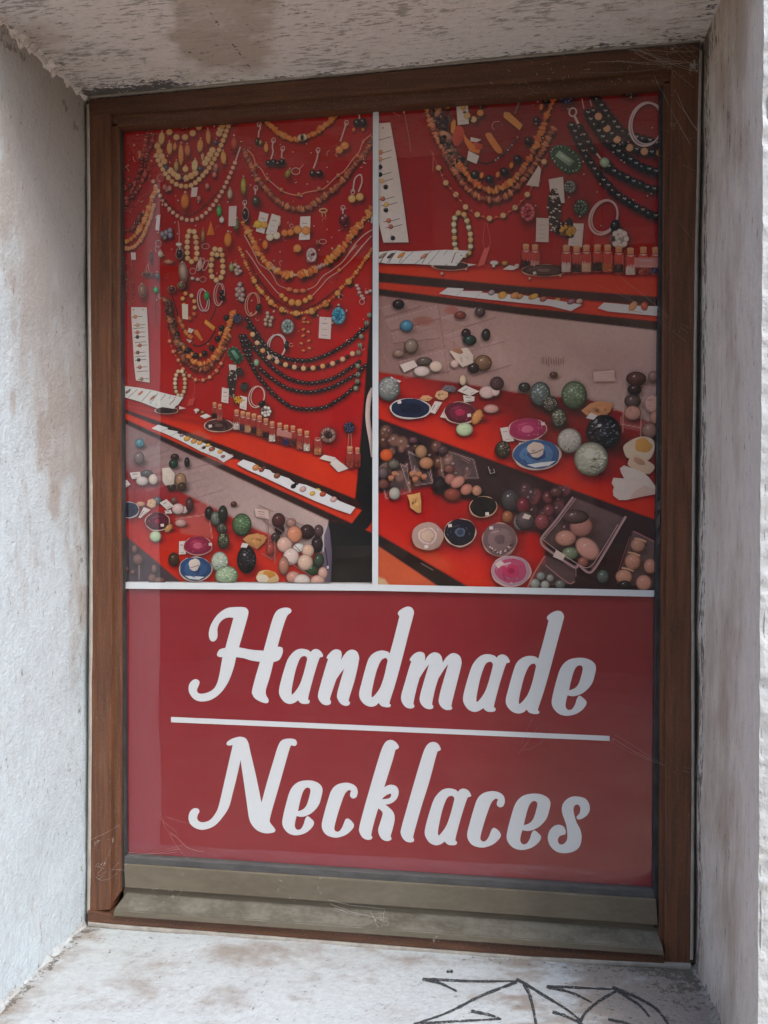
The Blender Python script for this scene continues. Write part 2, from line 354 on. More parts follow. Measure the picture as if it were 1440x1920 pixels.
# lumpy plaster rounding the inner corners of the opening
def fillet(name, c0, c1, da, db, r0, seed, mat, st, gr):
    n, m = 150, 9; t = np.linspace(-.02, 1, n)[:, None]; a = np.linspace(0, 1, m)[None, :]
    r = r0 * (0.25 + 1.5 * fbm(t * 9, t * 0 + seed, seed, 4)) * (0.6 + 0.8 * vnoise(t * 31, t * 0 + 3, seed + 2)); base = np.asarray(c0) + (np.asarray(c1) - np.asarray(c0)) * t
    wob = (fbm(t * 40 + a * 3, a * 5 + seed, seed + 5, 3) - .5) * r0 * 0.5
    P = base[:, None, :] + (r * (1 - a) ** 1.7)[..., None] * np.asarray(da) + (r * a ** 1.7)[..., None] * np.asarray(db) + wob[..., None] * (np.asarray(da) + np.asarray(db)) * 0.5 - 0.0015 * (np.asarray(da) + np.asarray(db))
    k = fbm(t * 14 + a * 2, a * 4, seed + 7, 3)
    return gridmesh(name, P, wall, mat, {'stain': st + 0.5 * (k - .4), 'grime': gr + 0.30 * (k - .45)}, True)
fillet('corner_plaster', C3['tl'], out(C3['tl'], -0.012, 0.004), (0, 0, -1), (1, 0, 0), 0.014, 71, M['plaster_soffit'], 0.45, 0.12)
fillet('corner_plaster', C3['tr'], out(C3['tr'], 0.0, 0.004), (0, 0, -1), (-1, 0, 0), 0.009, 75, M['plaster_right'], 0.40, 0.22)
fillet('corner_plaster', C3['bl'], out(C3['bl'], -0.012, SILL_DZ), (0, 0, 1), (1, 0, 0), 0.012, 79, M['plaster_sill'], 0.30, 0.14)
fillet('corner_plaster', C3['br'], out(C3['br'], 0.0, SILL_DZ), (0, 0, 1), (-1, 0, 0), 0.012, 83, M['plaster_sill'], 0.75, 0.30)

# street face of the wall round the opening
def face(name, x0, x1, z0, z1, nx, nz, rough):
    X, Z = np.meshgrid(np.linspace(x0, x1, nx), np.linspace(z0, z1, nz))
    h = (fbm(X * 9, Z * 9, 51, 3) - .5) * 0.008 + (fbm(X * 70, Z * 70, 55, 3) - .5) * rough
    P = np.stack([X, -DEP - 0.001 - h, Z], -1); n = fbm(X * 3, Z * 3, 61, 4)
    return gridmesh(name, P, wall, M['plaster_face'], {'stain': 0.1 + 0.5 * (n - .4), 'grime': 0.02 + 0 * X}, True)
zb, zt = C3['bl'][2] - 0.012, C3['tl'][2] + 0.012
xr, xl = C3['br'][0] - 0.001, C3['bl'][0] - 0.010
face('face_plaster', xr, xr + 0.25, -0.9, 0.95, 70, 480, 0.006)
face('face_plaster', xr + 0.25, 9, -1.65, 6.5, 40, 40, 0.0)
face('face_plaster', -7, xl - 0.0, -1.65, 6.5, 40, 40, 0.0)
face('face_plaster', xl, xr + 0.25, 0.95, 6.5, 20, 40, 0.0)
face('face_plaster', xl, xr, C3['tl'][2] + .035, 0.95, 60, 20, 0.003)
face('face_plaster', xl, xr + 0.25, -1.65, -0.9, 60, 20, 0.003)
face('face_plaster', xl, xr, -0.9, C3['bl'][2] - .03, 60, 12, 0.003)
# solid core behind the sheets so that no light leaks round the window
def box(name, x0, x1, y0, y1, z0, z1, mat, parent=None):
    V = [(x, y, z) for x in (x0, x1) for y in (y0, y1) for z in (z0, z1)]
    return mesh(name, V, [(0, 1, 3, 2), (4, 6, 7, 5), (0, 4, 5, 1), (2, 3, 7, 6), (0, 2, 6, 4), (1, 5, 7, 3)], parent, mat)
box('wall_core', -7, 9, 0.11, 0.35, -1.65, 6.5, M['plaster_face'], wall)

# street in front (lights and reflects into the opening)
g = mesh('street_paving', [(-40, -60, -1.65), (40, -60, -1.65), (40, 1, -1.65), (-40, 1, -1.65)], [(0, 1, 2, 3)], None, M['paving']); tag(g, kind='structure')
# house across the street: added out of view to shape the light and reflections
house = empty('unseen_house'); tag(house, 'added stone house across the street, out of view, shaping light and reflections', 'house', None, 'thing')
HY = -6.5
hb = box('wall', -5, 5.2, HY - 5, HY, -1.65, 7.4, M['stone_wall'], house)
M['shutter'] = simple('green_grey_shutter', (0.10, 0.11, 0.09), 0.6)
M['roof'] = simple('clay_roof', (0.30, 0.13, 0.07), 0.8)
for hx in (-4.2, -1.5, 1.2, 3.6):
    for hz in (-0.4, 2.6):
        w_ = box('window', hx, hx + 1.0, HY - 0.02, HY + 0.05, hz, hz + 1.5, M['shutter'], house)
        box('sill', hx - .08, hx + 1.08, HY + 0.001, HY + 0.14, hz - 0.12, hz - 0.002, M['stone_wall'], w_)
mesh('roof', [(-5.4, HY + .4, 7.4), (5.6, HY + .4, 7.4), (5.6, HY - 5.4, 7.4), (-5.4, HY - 5.4, 7.4), (-5.4, HY - 2.5, 9.0), (5.6, HY - 2.5, 9.0)],
     [(0, 1, 5, 4), (2, 3, 4, 5), (1, 2, 5), (3, 0, 4), (3, 2, 1, 0)], house, M['roof'])

# ------------------------------------------------------------------ window: brown frame, gaskets, ledge, pane
win = empty('window'); tag(win, 'brown framed window with black gasket and dusty bronze ledge set in the plaster opening', 'window')
W_ = M['wood']; WH = M['wood_rail']
# head: full width, face then a stepped inner strip
pxbar('head_rail', [(166, 187), (167, 216), (1311, 126), (1312, 80)][::-1], 0.0, 0.08, WH, win)
pxbar('head_strip', [(202, 214), (206, 238), (1260, 157), (1262, 131)][::-1], 0.008, 0.08, WH, win, 0.001)
# jambs
pxbar('jamb', [(167, 214), (206, 213), (206, 640), (209, 1090), (207, 1500), (207, 1706), (168, 1710), (170, 1500), (173, 1090), (168, 500)][::-1], 0.0005, 0.08, W_, win)
pxbar('jamb', [(1258, 130), (1311, 126), (1303, 500), (1297, 1100), (1297, 1500), (1294, 1808), (1246, 1812), (1247, 1500), (1250, 1100), (1256, 500)][::-1], 0.0005, 0.08, W_, win)
pxbar('jamb_strip', [(205, 232), (221, 231), (222, 640), (226, 1090), (225, 1612), (224, 1675), (205, 1704), (206, 1500), (207, 1090), (205, 640)][::-1], 0.008, 0.08, W_, win, 0.001)
pxbar('jamb_strip', [(1245, 152), (1260, 150), (1258, 500), (1252, 1100), (1249, 1500), (1246, 1800), (1236, 1800), (1237, 1500), (1240, 1100), (1243, 500)][::-1], 0.008, 0.08, W_, win, 0.001)
# black rubber gaskets
pxbar('gasket', [(219, 236), (226, 240), (227, 640), (231, 1090), (234, 1606), (234, 1664), (226, 1668), (223, 1090), (220, 640)][::-1], 0.016, 0.06, M['rubber'], win, 0.001)
pxbar('gasket', [(1238, 158), (1246, 152), (1244, 500), (1241, 1100), (1238, 1500), (1237, 1740), (1226, 1740), (1225, 1672), (1229, 1100), (1236, 500)][::-1], 0.016, 0.06, M['rubber'], win, 0.001)
pxbar('gasket', [(230, 1606), (1226, 1671), (1228, 1685), (232, 1620)][::-1], 0.016, 0.06, M['rubber_dusty'], win, 0.001)
# torn bits of the right gasket
rnd = random.Random(4)
for (x, y, w, h) in ((1236, 945, 9, 26), (1234, 975, 8, 34), (1235, 1012, 7, 20), (1238, 838, 4, 12)):
    q = [(x - w * .4, y), (x + w * .5, y - h * .4), (x + w * .4, y + h * .3), (x - w * .2, y + h * .5)]
    pxbar('torn_gasket', q[::-1], 0.0125 + rnd.random() * .002, 0.017, M['rubber_dusty'], win, 0)
# lower rail and sloping ledge
pxbar('bottom_rail', [(232, 1621), (1230, 1687), (1234, 1735), (234, 1664)][::-1], 0.012, 0.07, M['olive'], win, 0.0012)
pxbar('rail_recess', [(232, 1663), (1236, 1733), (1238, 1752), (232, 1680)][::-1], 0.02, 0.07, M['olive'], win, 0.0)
A0, A1 = on_y(238, 1673, 0.0195), on_y(1232, 1745, 0.0195)
B0, B1 = on_y(214, 1706, -0.012), on_y(1243, 1779, -0.012)
D0, D1 = on_y(213, 1717, -0.012), on_y(1245, 1791, -0.012)
bm = bmesh.new()
vs = [bm.verts.new(p) for p in (A0, A1, B1, B0, D0, D1, (D1[0], .06, D1[2]), (D0[0], .06, D0[2]), (A1[0], .06, A1[2]), (A0[0], .06, A0[2]))]
for f in ((3, 2, 1, 0), (4, 5, 2, 3), (7, 6, 5, 4), (0, 1, 8, 9), (9, 8, 6, 7), (3, 0, 9, 7, 4), (1, 2, 5, 6, 8)): bm.faces.new([vs[i] for i in f])
bmesh.ops.recalc_face_normals(bm, faces=bm.faces)
bmesh.ops.bevel(bm, geom=[e for e in bm.edges if set(e.verts) == {vs[2], vs[3]}], offset=0.0015, segments=3, affect='EDGES')
me = bpy.data.meshes.new('ledge'); bm.to_mesh(me); bm.free(); lo_ = link('ledge', me, win, M['dusty']); me.materials.append(M['olive'])
for p_ in me.polygons:
    if p_.normal.y < -0.9: p_.material_index = 1
pxbar('bottom_frame', [(164, 1708), (213, 1716), (500, 1732), (980, 1771), (1246, 1790), (1246, 1807), (980, 1792), (500, 1754), (208, 1732), (164, 1729)][::-1], -0.004, 0.07, WH, win, 0.001)
# cream filler between frame and plaster
def ragged(name, pts, w0, w1, Y, seed, mat, parent, thick=0.004):
    rs = np.random.RandomState(seed); V = []; F = []
    pts = np.array(pts, float); seg = np.linalg.norm(np.diff(pts, axis=0), axis=1); L = np.r_[0, np.cumsum(seg)]
    n = int(L[-1] / 6); s = np.linspace(0, L[-1], n)
    x = np.interp(s, L, pts[:, 0]); y = np.interp(s, L, pts[:, 1]); tx = np.gradient(x); ty = np.gradient(y); l = np.hypot(tx, ty); nx, ny = -ty / l, tx / l
    wa = w0 * (0.8 + 0.5 * fbm(s / 70, s * 0, seed, 3)); wb = w1 * (0.75 + 0.6 * fbm(s / 60, s * 0 + 3, seed + 3, 4))
    a = on_y(x + nx * wa, y + ny * wa, Y); b = on_y(x - nx * wb, y - ny * wb, Y - thick * 0.3); m_ = on_y(x, y, Y - thick)
    for i in range(n): V += [a[i], m_[i], b[i], (b[i][0], Y + .02, b[i][2]), (a[i][0], Y + .02, a[i][2])]
    for i in range(n - 1):
        for k in range(4): F.append((i * 5 + k, (i + 1) * 5 + k, (i + 1) * 5 + k + 1, i * 5 + k + 1))
    return mesh(name, V, F, parent, mat, True)
ragged('filler_strip', [(163, 195), (165, 500), (169, 1000), (167, 1400), (164, 1712)], 1.5, 5, 0.002, 3, M['caulk'], wall)
ragged('filler_strip', [(1316, 95), (1307, 500), (1301, 1000), (1301, 1500), (1299, 1800)], 6, 1.5, 0.002, 7, M['caulk'], wall)
ragged('filler_strip', [(165, 184), (500, 153), (900, 115), (1312, 77)], 1.5, 6, 0.002, 11, M['caulk'], wall)
ragged('filler_strip', [(165, 1731), (208, 1735), (500, 1757), (980, 1795), (1296, 1811)], 7, 2, -0.003, 17, M['caulk'], wall)
# the pane
YG = 0.024
gp = [on_y(216, 225, YG), on_y(1250, 145, YG), on_y(1240, 1690, YG), on_y(222, 1622, YG)]
mesh('glass_pane', gp, [(3, 2, 1, 0)], win, M['glass'])

# ------------------------------------------------------------------ marker scribble on the sill
SP0 = (C3['bl'] + C3['br']) / 2 + [0, 0, 0.0030]
e1 = C3['br'] - C3['bl']; e2 = np.array([0, -DEP, SILL_DZ]); SN = np.cross(e1, e2); SN /= np.linalg.norm(SN); SN = SN if SN[2] > 0 else -SN
def on_sill(x, y): return on_plane(np.array(x, float), np.array(y, float), SP0, SN)
def catmull(pts, n=10, closed=False):
    P = np.array(pts, float); 
    if closed: P = np.vstack([P[-1], P, P[0], P[1]])
    else: P = np.vstack([2 * P[0] - P[1], P, 2 * P[-1] - P[-2]])
    out = []
    t = np.linspace(0, 1, n, endpoint=False)[:, None]
    for i in range(1, len(P) - 2):
        a, b, c, d = P[i - 1], P[i], P[i + 1], P[i + 2]
        out.append(0.5 * (2 * b + (c - a) * t + (2 * a - 5 * b + 4 * c - d) * t ** 2 + (-a + 3 * b - 3 * c + d) * t ** 3))
    if not closed: out.append(P[-2][None])
    return np.vstack(out)
STROKES = [[(794, 1832), (880, 1835), (970, 1837)], [(792, 1832), (828, 1841), (857, 1855)], [(970, 1838), (900, 1865), (840, 1895), (778, 1917)], [(775, 1917), (860, 1911), (940, 1907)], [(883, 1892), (918, 1900), (940, 1908)],
           [(968, 1833), (990, 1845), (1030, 1870), (1062, 1890), (1090, 1912)], [(982, 1842), (992, 1860), (1000, 1890), (1006, 1922)], [(1024, 1846), (1080, 1848), (1150, 1852)], [(1026, 1847), (1070, 1858), (1110, 1877)],
           [(1155, 1855), (1120, 1877), (1095, 1900), (1086, 1925)], [(1148, 1847), (1175, 1866), (1200, 1883), (1218, 1904)], [(1152, 1850), (1195, 1868), (1232, 1890), (1256, 1922)], [(1036, 1894), (1060, 1902), (1085, 1914)], [(1140, 1909), (1170, 1915), (1190, 1921)], [(1080, 1910), (1100, 1925)], [(842, 1816), (838, 1820)], [(845, 1815), (848, 1820)]]
from mathutils.bvhtree import BVHTree
_sm = bpy.data.objects['sill'].data; _bv = BVHTree.FromPolygons([v.co[:] for v in _sm.vertices], [tuple(p.vertices) for p in _sm.polygons])
def settle(p, dz):
    h = _bv.ray_cast(Vector((p[0], p[1], p[2] + 0.05)), Vector((0, 0, -1)))
    return np.array([p[0], p[1], (h[0].z if h[0] is not None else p[2]) + dz])
V = []; F = []; rs = np.random.RandomState(5)
for k, st in enumerate(STROKES):
    c = catmull(st, 22); n = len(c); d = np.gradient(c, axis=0); d /= np.linalg.norm(d, axis=1)[:, None] + 1e-9
    w = 3.1 * (0.7 + 0.6 * fbm(np.arange(n) / 3.0, np.zeros(n) + k, 3, 3)) * (1.25 - 0.5 * np.linspace(0, 1, n)); w[0] *= .6; w[-1] *= .4
    nrm = np.stack([-d[:, 1], d[:, 0] * 0.8], 1)
    a = on_sill(*(c + nrm * w[:, None]).T); b = on_sill(*(c - nrm * w[:, None]).T); base = len(V)
    for i in range(n): m_ = (a[i] + b[i]) / 2; z_ = 0.0004 + 0.00012 * (k % 3); V += [settle(a[i], z_), settle(m_, z_), settle(b[i], z_)]
    F += [(base + 3 * i + j, base + 3 * i + j + 1, base + 3 * i + j + 4, base + 3 * i + j + 3) for i in range(n - 1) for j in (0, 1)]
mk = mesh('marker_scribble', V, F, wall, M['marker'])

# ------------------------------------------------------------------ cobwebs
def web(name, label, anchors, count, jitter, seed, rad=0.00017, clumps=()):
    rs = np.random.RandomState(seed); V = []; F = []
    for k in range(count):
        (x0, y0, d0), (x1, y1, d1) = anchors[rs.randint(len(anchors))]
        p0 = on_y(x0 + rs.randn() * jitter, y0 + rs.randn() * jitter, d0); p1 = on_y(x1 + rs.randn() * jitter * 1.6, y1 + rs.randn() * jitter * 1.6, d1)
        t = np.linspace(0, 1, 9)[:, None]; sag = rs.rand() ** 2 * 0.012
        pts = p0 + (p1 - p0) * t + np.array([0, -0.3, -1]) * sag * (4 * t * (1 - t)) + np.cumsum(rs.randn(9, 3), 0) * 0.0007
        v, f = tube(pts, rad * (0.5 + 0.7 * rs.rand() ** 2), 3); b = len(V); V += v; F += [tuple(i + b for i in q) for q in f]
    for (cx, cy, dd, n, sp) in clumps:
        for k in range(n):
            c = on_y(cx + rs.randn() * sp, cy + rs.randn() * sp, dd); pts = [c]
            dirv = rs.randn(3)
            for j in range(5):
                dirv = dirv * .6 + rs.randn(3); pts.append(pts[-1] + dirv / np.linalg.norm(dirv) * 0.0014)
            for p in pts: p[1] = min(p[1], dd + .001)
            v, f = tube(pts, rad * (0.5 + rs.rand()), 3); b = len(V); V += v; F += [tuple(i + b for i in q) for q in f]
    o = mesh(name, V, F, None, M['web']); tag(o, label, 'cobweb', 'dusty cobwebs round the window frame'); return o
web('cobweb', 'dusty cobweb strung across the upper right corner of the brown frame',
    [((1245, 72, -.03), (1305, 130, -.004)), ((1240, 78, -.02), (1312, 120, -.01)), ((1100, 128, -.004), (1300, 118, -.006)), ((1250, 160, 0), (1290, 250, -.004)), ((1180, 90, -.01), (1300, 125, -.004))], 20, 12, 3, clumps=((1300, 124, -.006, 60, 4), (1262, 85, -.01, 14, 8), (1010, 130, -.003, 40, 45), (1200, 100, -.003, 40, 45)))
web('cobweb', 'fine web threads slanting over the right jamb beside the plaster',
    [((1245, 380, .01), (1330, 470, -.02)), ((1240, 290, .01), (1308, 330, -.002)), ((1160, 250, .018), (1300, 330, -.002)), ((1230, 520, .01), (1340, 590, -.03)), ((1150, 520, .018), (1300, 640, -.002)), ((1240, 230, .01), (1310, 260, 0))], 7, 8, 9, 0.00013, clumps=((1262, 238, -.002, 8, 3), (1338, 581, -.03, 10, 2)))
web('cobweb', 'pale web tangle on the foot of the left jamb',
    [((168, 1590, -.002), (222, 1560, .006)), ((170, 1625, -.002), (222, 1610, .006)), ((168, 1668, -.002), (290, 1672, .01)), ((180, 1640, -.002), (224, 1612, .006)), ((222, 1666, .006), (300, 1668, .008))], 8, 8, 14, 0.00014, clumps=((182, 1583, -.002, 6, 3), (190, 1620, -.002, 7, 6), (212, 1574, -.001, 5, 3), (285, 1672, .006, 6, 6)))
web('cobweb', 'faint web threads on the pane at the lower left of the red panel',
    [((300, 1528, .021), (345, 1550, .021)), ((310, 1565, .021), (370, 1612, .021)), ((240, 1610, .021), (330, 1580, .021))], 8, 9, 24, 0.00011)
web('cobweb', 'thin broken threads near the end of the white line',
    [((1095, 1350, .021), (1150, 1300, .021)), ((980, 1408, .021), (1020, 1375, .021)), ((1145, 1380, .021), (1290, 1440, 0))], 6, 8, 34, 0.00011, clumps=((1150, 1381, .02, 4, 2),))
web('cobweb', 'web scraps caught on the bronze ledge', [((700, 1705, .01), (722, 1735, -.012)), ((800, 1750, -.013), (815, 1772, -.006)), ((620, 1700, .008), (720, 1712, .008))], 8, 6, 41, clumps=((720, 1728, -.006, 16, 6), (815, 1762, -.013, 8, 4), (560, 1690, .008, 10, 30), (320, 1680, .006, 12, 20)))
# ------------------------------------------------------------------ the printed sign behind the pane
YP = 0.030
def light(px, py):                                # assumed brightness of a white sheet there; measured colours are divided by it
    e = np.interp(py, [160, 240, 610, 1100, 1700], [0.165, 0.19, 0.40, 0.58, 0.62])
    k = np.interp(px, [230, 480, 705, 950, 1240], [1.10, 1.08, 0.98, 0.66, 0.42])  # set low at right: ink painted lighter to make up for dim light
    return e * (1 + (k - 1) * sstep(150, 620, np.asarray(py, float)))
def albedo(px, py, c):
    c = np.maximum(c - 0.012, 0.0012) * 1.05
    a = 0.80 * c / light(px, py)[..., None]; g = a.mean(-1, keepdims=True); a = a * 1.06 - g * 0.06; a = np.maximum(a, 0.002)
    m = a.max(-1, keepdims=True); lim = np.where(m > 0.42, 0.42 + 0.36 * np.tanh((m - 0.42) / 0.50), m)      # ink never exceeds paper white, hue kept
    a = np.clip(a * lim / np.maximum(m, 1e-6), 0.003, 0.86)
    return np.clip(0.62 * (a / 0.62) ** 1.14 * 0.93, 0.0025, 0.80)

def print_mat():
    t = NT('glossy_print_ink'); c = t.attr('ink', 'Color'); n = t.noise(900, 2, 0.6); n2 = t.noise(240, 3, 0.6)
    f = t.math('ADD', 0.80, t.math('ADD', t.math('MULTIPLY', n, 0.26), t.math('MULTIPLY', n2, 0.14)))
    mul = t.n('VectorMath', operation='SCALE'); t.l(c, mul.inputs[0]); t.l(f, mul.inputs['Scale'])
    return t.done(mul.outputs[0], 0.45, None, 0.25)
M['ink'] = print_mat()

poster = empty('printed_sign'); tag(poster, 'red printed sign with two jewellery shop photos and white script lettering behind the pane', 'sign')
M['card_edge'] = simple('sign_board_edge', (0.6, 0.58, 0.56), 0.6)
bk = [on_y(x, y, YP + 0.0004) for x, y in ((219, 226), (1250, 146), (1240, 1692), (224, 1622))]
bevel_bar('backing_board', bk[::-1], YP + 0.004, M['card_edge'], poster, 0)

LEVEL = [0]
class Art:
    """one printed motif: flat coloured shapes in photograph coordinates, laid on the sign's plane"""
    def __init__(s, name, parent): s.name, s.parent = name, parent; s.V = []; s.C = []; s.F = []; s.Z = []; s.k = 0; s.S = []
    def add(s, pts, cols, faces):
        b = len(s.V); s.k += 1; z = (s.k % 9) * 2.5e-6
        s.S.append((b, b + len(pts), len(s.F), len(s.F) + len(faces)))
        s.V += [tuple(p[:2]) for p in pts]; s.C += [np.asarray(c, float) for c in cols]; s.Z += [z] * len(pts); s.F += [tuple(i + b for i in f) for f in faces]
    def done(s, clip=None):
        if not s.V: return None
        if s.name in SPLIT: return s.split(clip)
        LEVEL[0] += 1
        V = np.array(s.V); C = np.array(s.C)
        if clip: V[:, 0] = np.clip(V[:, 0], clip[0], clip[1]); V[:, 1] = np.clip(V[:, 1], clip[2](V[:, 0]), clip[3](V[:, 0]))
        P = on_y(V[:, 0], V[:, 1], YP)
        d = 0.0003 + LEVEL[0] * 1.1e-5 + np.array(s.Z)
        P = np.stack([P[:, 0], np.full(len(V), YP) - d, P[:, 2]], 1)
        # normalise winding towards the street
        F = []
        for f in s.F:
            a, b, c = V[f[0]], V[f[1]], V[f[2]]
            cr = (b[0] - a[0]) * (c[1] - a[1]) - (b[1] - a[1]) * (c[0] - a[0])
            F.append(f if cr < 0 else f[::-1])
        me = bpy.data.meshes.new(s.name); me.from_pydata(P.tolist(), [], F); me.update()
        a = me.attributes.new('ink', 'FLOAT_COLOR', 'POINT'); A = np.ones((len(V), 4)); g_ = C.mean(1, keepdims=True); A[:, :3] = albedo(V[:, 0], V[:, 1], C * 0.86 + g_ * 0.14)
        a.data.foreach_set('color', A.astype(np.float32).reshape(-1))
        return link(s.name, me, s.parent, M['ink'])

    def split(s, clip):
        # shapes that touch belong to one motif; motifs that stand apart become objects of their own
        n = len(s.S); V = np.array(s.V); lo = np.array([V[a:b].min(0) for a, b, _, _ in s.S]) - 1.0; hi = np.array([V[a:b].max(0) for a, b, _, _ in s.S]) + 1.0
        root = list(range(n))
        def find(i):
            while root[i] != i: root[i] = root[root[i]]; i = root[i]
            return i
        for i in range(n):
            for j in np.nonzero((lo[i, 0] < hi[:i, 0]) & (hi[i, 0] > lo[:i, 0]) & (lo[i, 1] < hi[:i, 1]) & (hi[i, 1] > lo[:i, 1]))[0]: root[find(i)] = find(int(j))
        groups = {}
        for i in range(n): groups.setdefault(find(i), []).append(i)
        lev = LEVEL[0]
        for g in groups.values():
            A = Art(SPLIT[s.name], s.parent)
            for i in g:
                a, b, c, d = s.S[i]; A.add(s.V[a:b], s.C[a:b], [tuple(k - a for k in f) for f in s.F[c:d]])
            LEVEL[0] = lev; A.done(clip)

SPLIT = {'printed_pendants': 'printed_pendant', 'printed_earring': 'printed_earrings', 'printed_trinkets': 'printed_trinket', 'printed_chain': 'printed_chain_piece', 'printed_corks': 'printed_cork', 'printed_brooch': 'printed_brooch_pin', 'printed_marks': 'printed_mark', 'printed_bracelet_cards': 'printed_bracelet_card', 'printed_clasp': 'printed_clasp_piece'}
class Panel:
    """base layer of one printed photograph: fine grid with ink colours (walls, shelves and soft shadows of the picture)"""
    def __init__(s, quad, nu, nv):
        q = np.array(quad, float); u = np.linspace(0, 1, nu)[None, :, None]; v = np.linspace(0, 1, nv)[:, None, None]
        P = (q[0] * (1 - u) + q[1] * u) * (1 - v) + (q[3] * (1 - u) + q[2] * u) * v
        s.X, s.Y = P[..., 0], P[..., 1]; s.C = np.zeros((nv, nu, 3)); s.q = q; s.nu, s.nv = nu, nv
        s.yt0, s.yb0 = q[:2, 1].min(), q[2:, 1].max()
    def win(s, x0, y0, x1, y1):
        q = s.q; xl, xr_ = q[:, 0].min(), q[:, 0].max(); i0 = int((x0 - xl - 8) / (xr_ - xl) * s.nu) - 6; i1 = int((x1 - xl + 8) / (xr_ - xl) * s.nu) + 10
        h = s.yb0 - s.yt0 - 45; j0 = int((y0 - s.yt0 - 45) / h * s.nv) - 4; j1 = int((y1 - s.yt0 + 8) / h * s.nv) + 6
        return slice(max(j0, 0), max(min(j1, s.nv), 0)), slice(max(i0, 0), max(min(i1, s.nu), 0))
    def blend(s, w, a, c):
        a = a[..., None]; s.C[w] = s.C[w] * (1 - a) + np.asarray(c) * a
    def poly(s, pts, col, a=1.0, soft=1.2, grad=None):
        p = np.array(pts, float); w = s.win(*(p.min(0) - soft * 2), *(p.max(0) + soft * 2)); X, Y = s.X[w], s.Y[w]
        if X.size == 0: return
        ins = np.zeros(X.shape, bool); n = len(p)
        for i in range(n):
            x0, y0 = p[i]; x1, y1 = p[(i + 1) % n]
            cnd = ((y0 > Y) != (y1 > Y)); xi = (x1 - x0) * (Y - y0) / ((y1 - y0) if y1 != y0 else 1e-9) + x0
            ins ^= cnd & (X < xi)
        d = seg_dist(X, Y, list(map(tuple, p)) + [tuple(p[0])]); sd = np.where(ins, d, -d)
        m = sstep(-soft, soft, sd) * a
        c = np.asarray(srgb(col))
        if grad is not None:                      # grad = (x0,y0,x1,y1,col2)
            x0, y0, x1, y1, c2 = grad; t = np.clip(((X - x0) * (x1 - x0) + (Y - y0) * (y1 - y0)) / ((x1 - x0) ** 2 + (y1 - y0) ** 2), 0, 1)[..., None]
            c = c * (1 - t) + srgb(c2) * t
        s.blend(w, m, c)
    def ell(s, cx, cy, rx, ry, col, a=1.0, soft=0.25, rot=0.0):
        R = max(rx, ry) * (1 + soft) + 2; w = s.win(cx - R, cy - R, cx + R, cy + R); X, Y = s.X[w], s.Y[w]
        if X.size == 0: return
        cr, sr = math.cos(rot), math.sin(rot); x = X - cx; y = Y - cy
        d = np.hypot((x * cr + y * sr) / rx, (-x * sr + y * cr) / ry)
        s.blend(w, (1 - sstep(1 - soft, 1 + soft, d)) * a, srgb(col))
    def dark(s, cx, cy, rx, ry, a=0.45):
        R = max(rx, ry) * 1.6 + 2; w = s.win(cx - R, cy - R, cx + R, cy + R); X, Y = s.X[w], s.Y[w]
        if X.size == 0: return
        d = np.hypot((X - cx) / rx, (Y - cy) / ry); s.C[w] *= (1 - min(a * 1.25, .85) * (1 - sstep(0.3, 1.6, d)))[..., None]
    def line(s, pts, wd, col, a=1.0, soft=1.0):
        p = np.array(pts, float); w = s.win(*(p.min(0) - wd - 3), *(p.max(0) + wd + 3)); X, Y = s.X[w], s.Y[w]
        if X.size == 0: return
        d = seg_dist(X, Y, [tuple(q) for q in p]); s.blend(w, (1 - sstep(wd / 2 - soft * .5, wd / 2 + soft * .5, d)) * a, srgb(col))
    def build(s, name, parent):
        n = fbm(s.X / 3.0, s.Y / 3.0, 77, 2)[..., None]; n2 = fbm(s.X / 60, s.Y / 60, 78, 3)[..., None]
        C = s.C * (0.90 + 0.2 * n) * (0.88 + 0.24 * n2)
        P = on_y(s.X, s.Y, YP); P[..., 1] = YP - 0.0002
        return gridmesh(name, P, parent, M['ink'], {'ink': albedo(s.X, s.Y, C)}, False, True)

rng = random.Random(11)
CREAM = [(190, 154, 110), (180, 142, 98), (170, 130, 88), (196, 162, 120)]
AMBER = [(188, 114, 50), (172, 96, 42), (198, 132, 64), (158, 80, 38), (202, 146, 82)]
BROWN = [(128, 78, 52), (112, 62, 44), (96, 54, 42), (142, 92, 64), (84, 46, 38)]
DARK = [(52, 36, 34), (70, 48, 44), (92, 66, 54), (44, 30, 30), (110, 80, 64)]
BLACK = [(34, 22, 24), (40, 27, 28), (30, 24, 24), (36, 32, 30)]
PANEL = [None]; SC = [1.0]; ORG = [(0, 0)]
def crop(ox, oy, s): ORG[0] = (ox, oy); SC[0] = s
def P_(pts): return [(ORG[0][0] + x / SC[0], ORG[0][1] + y / SC[0]) for x, y in [p[:2] for p in pts]]
def L(c): return np.asarray(srgb(c))
def pick(c): return c if isinstance(c, tuple) else rng.choice(c)

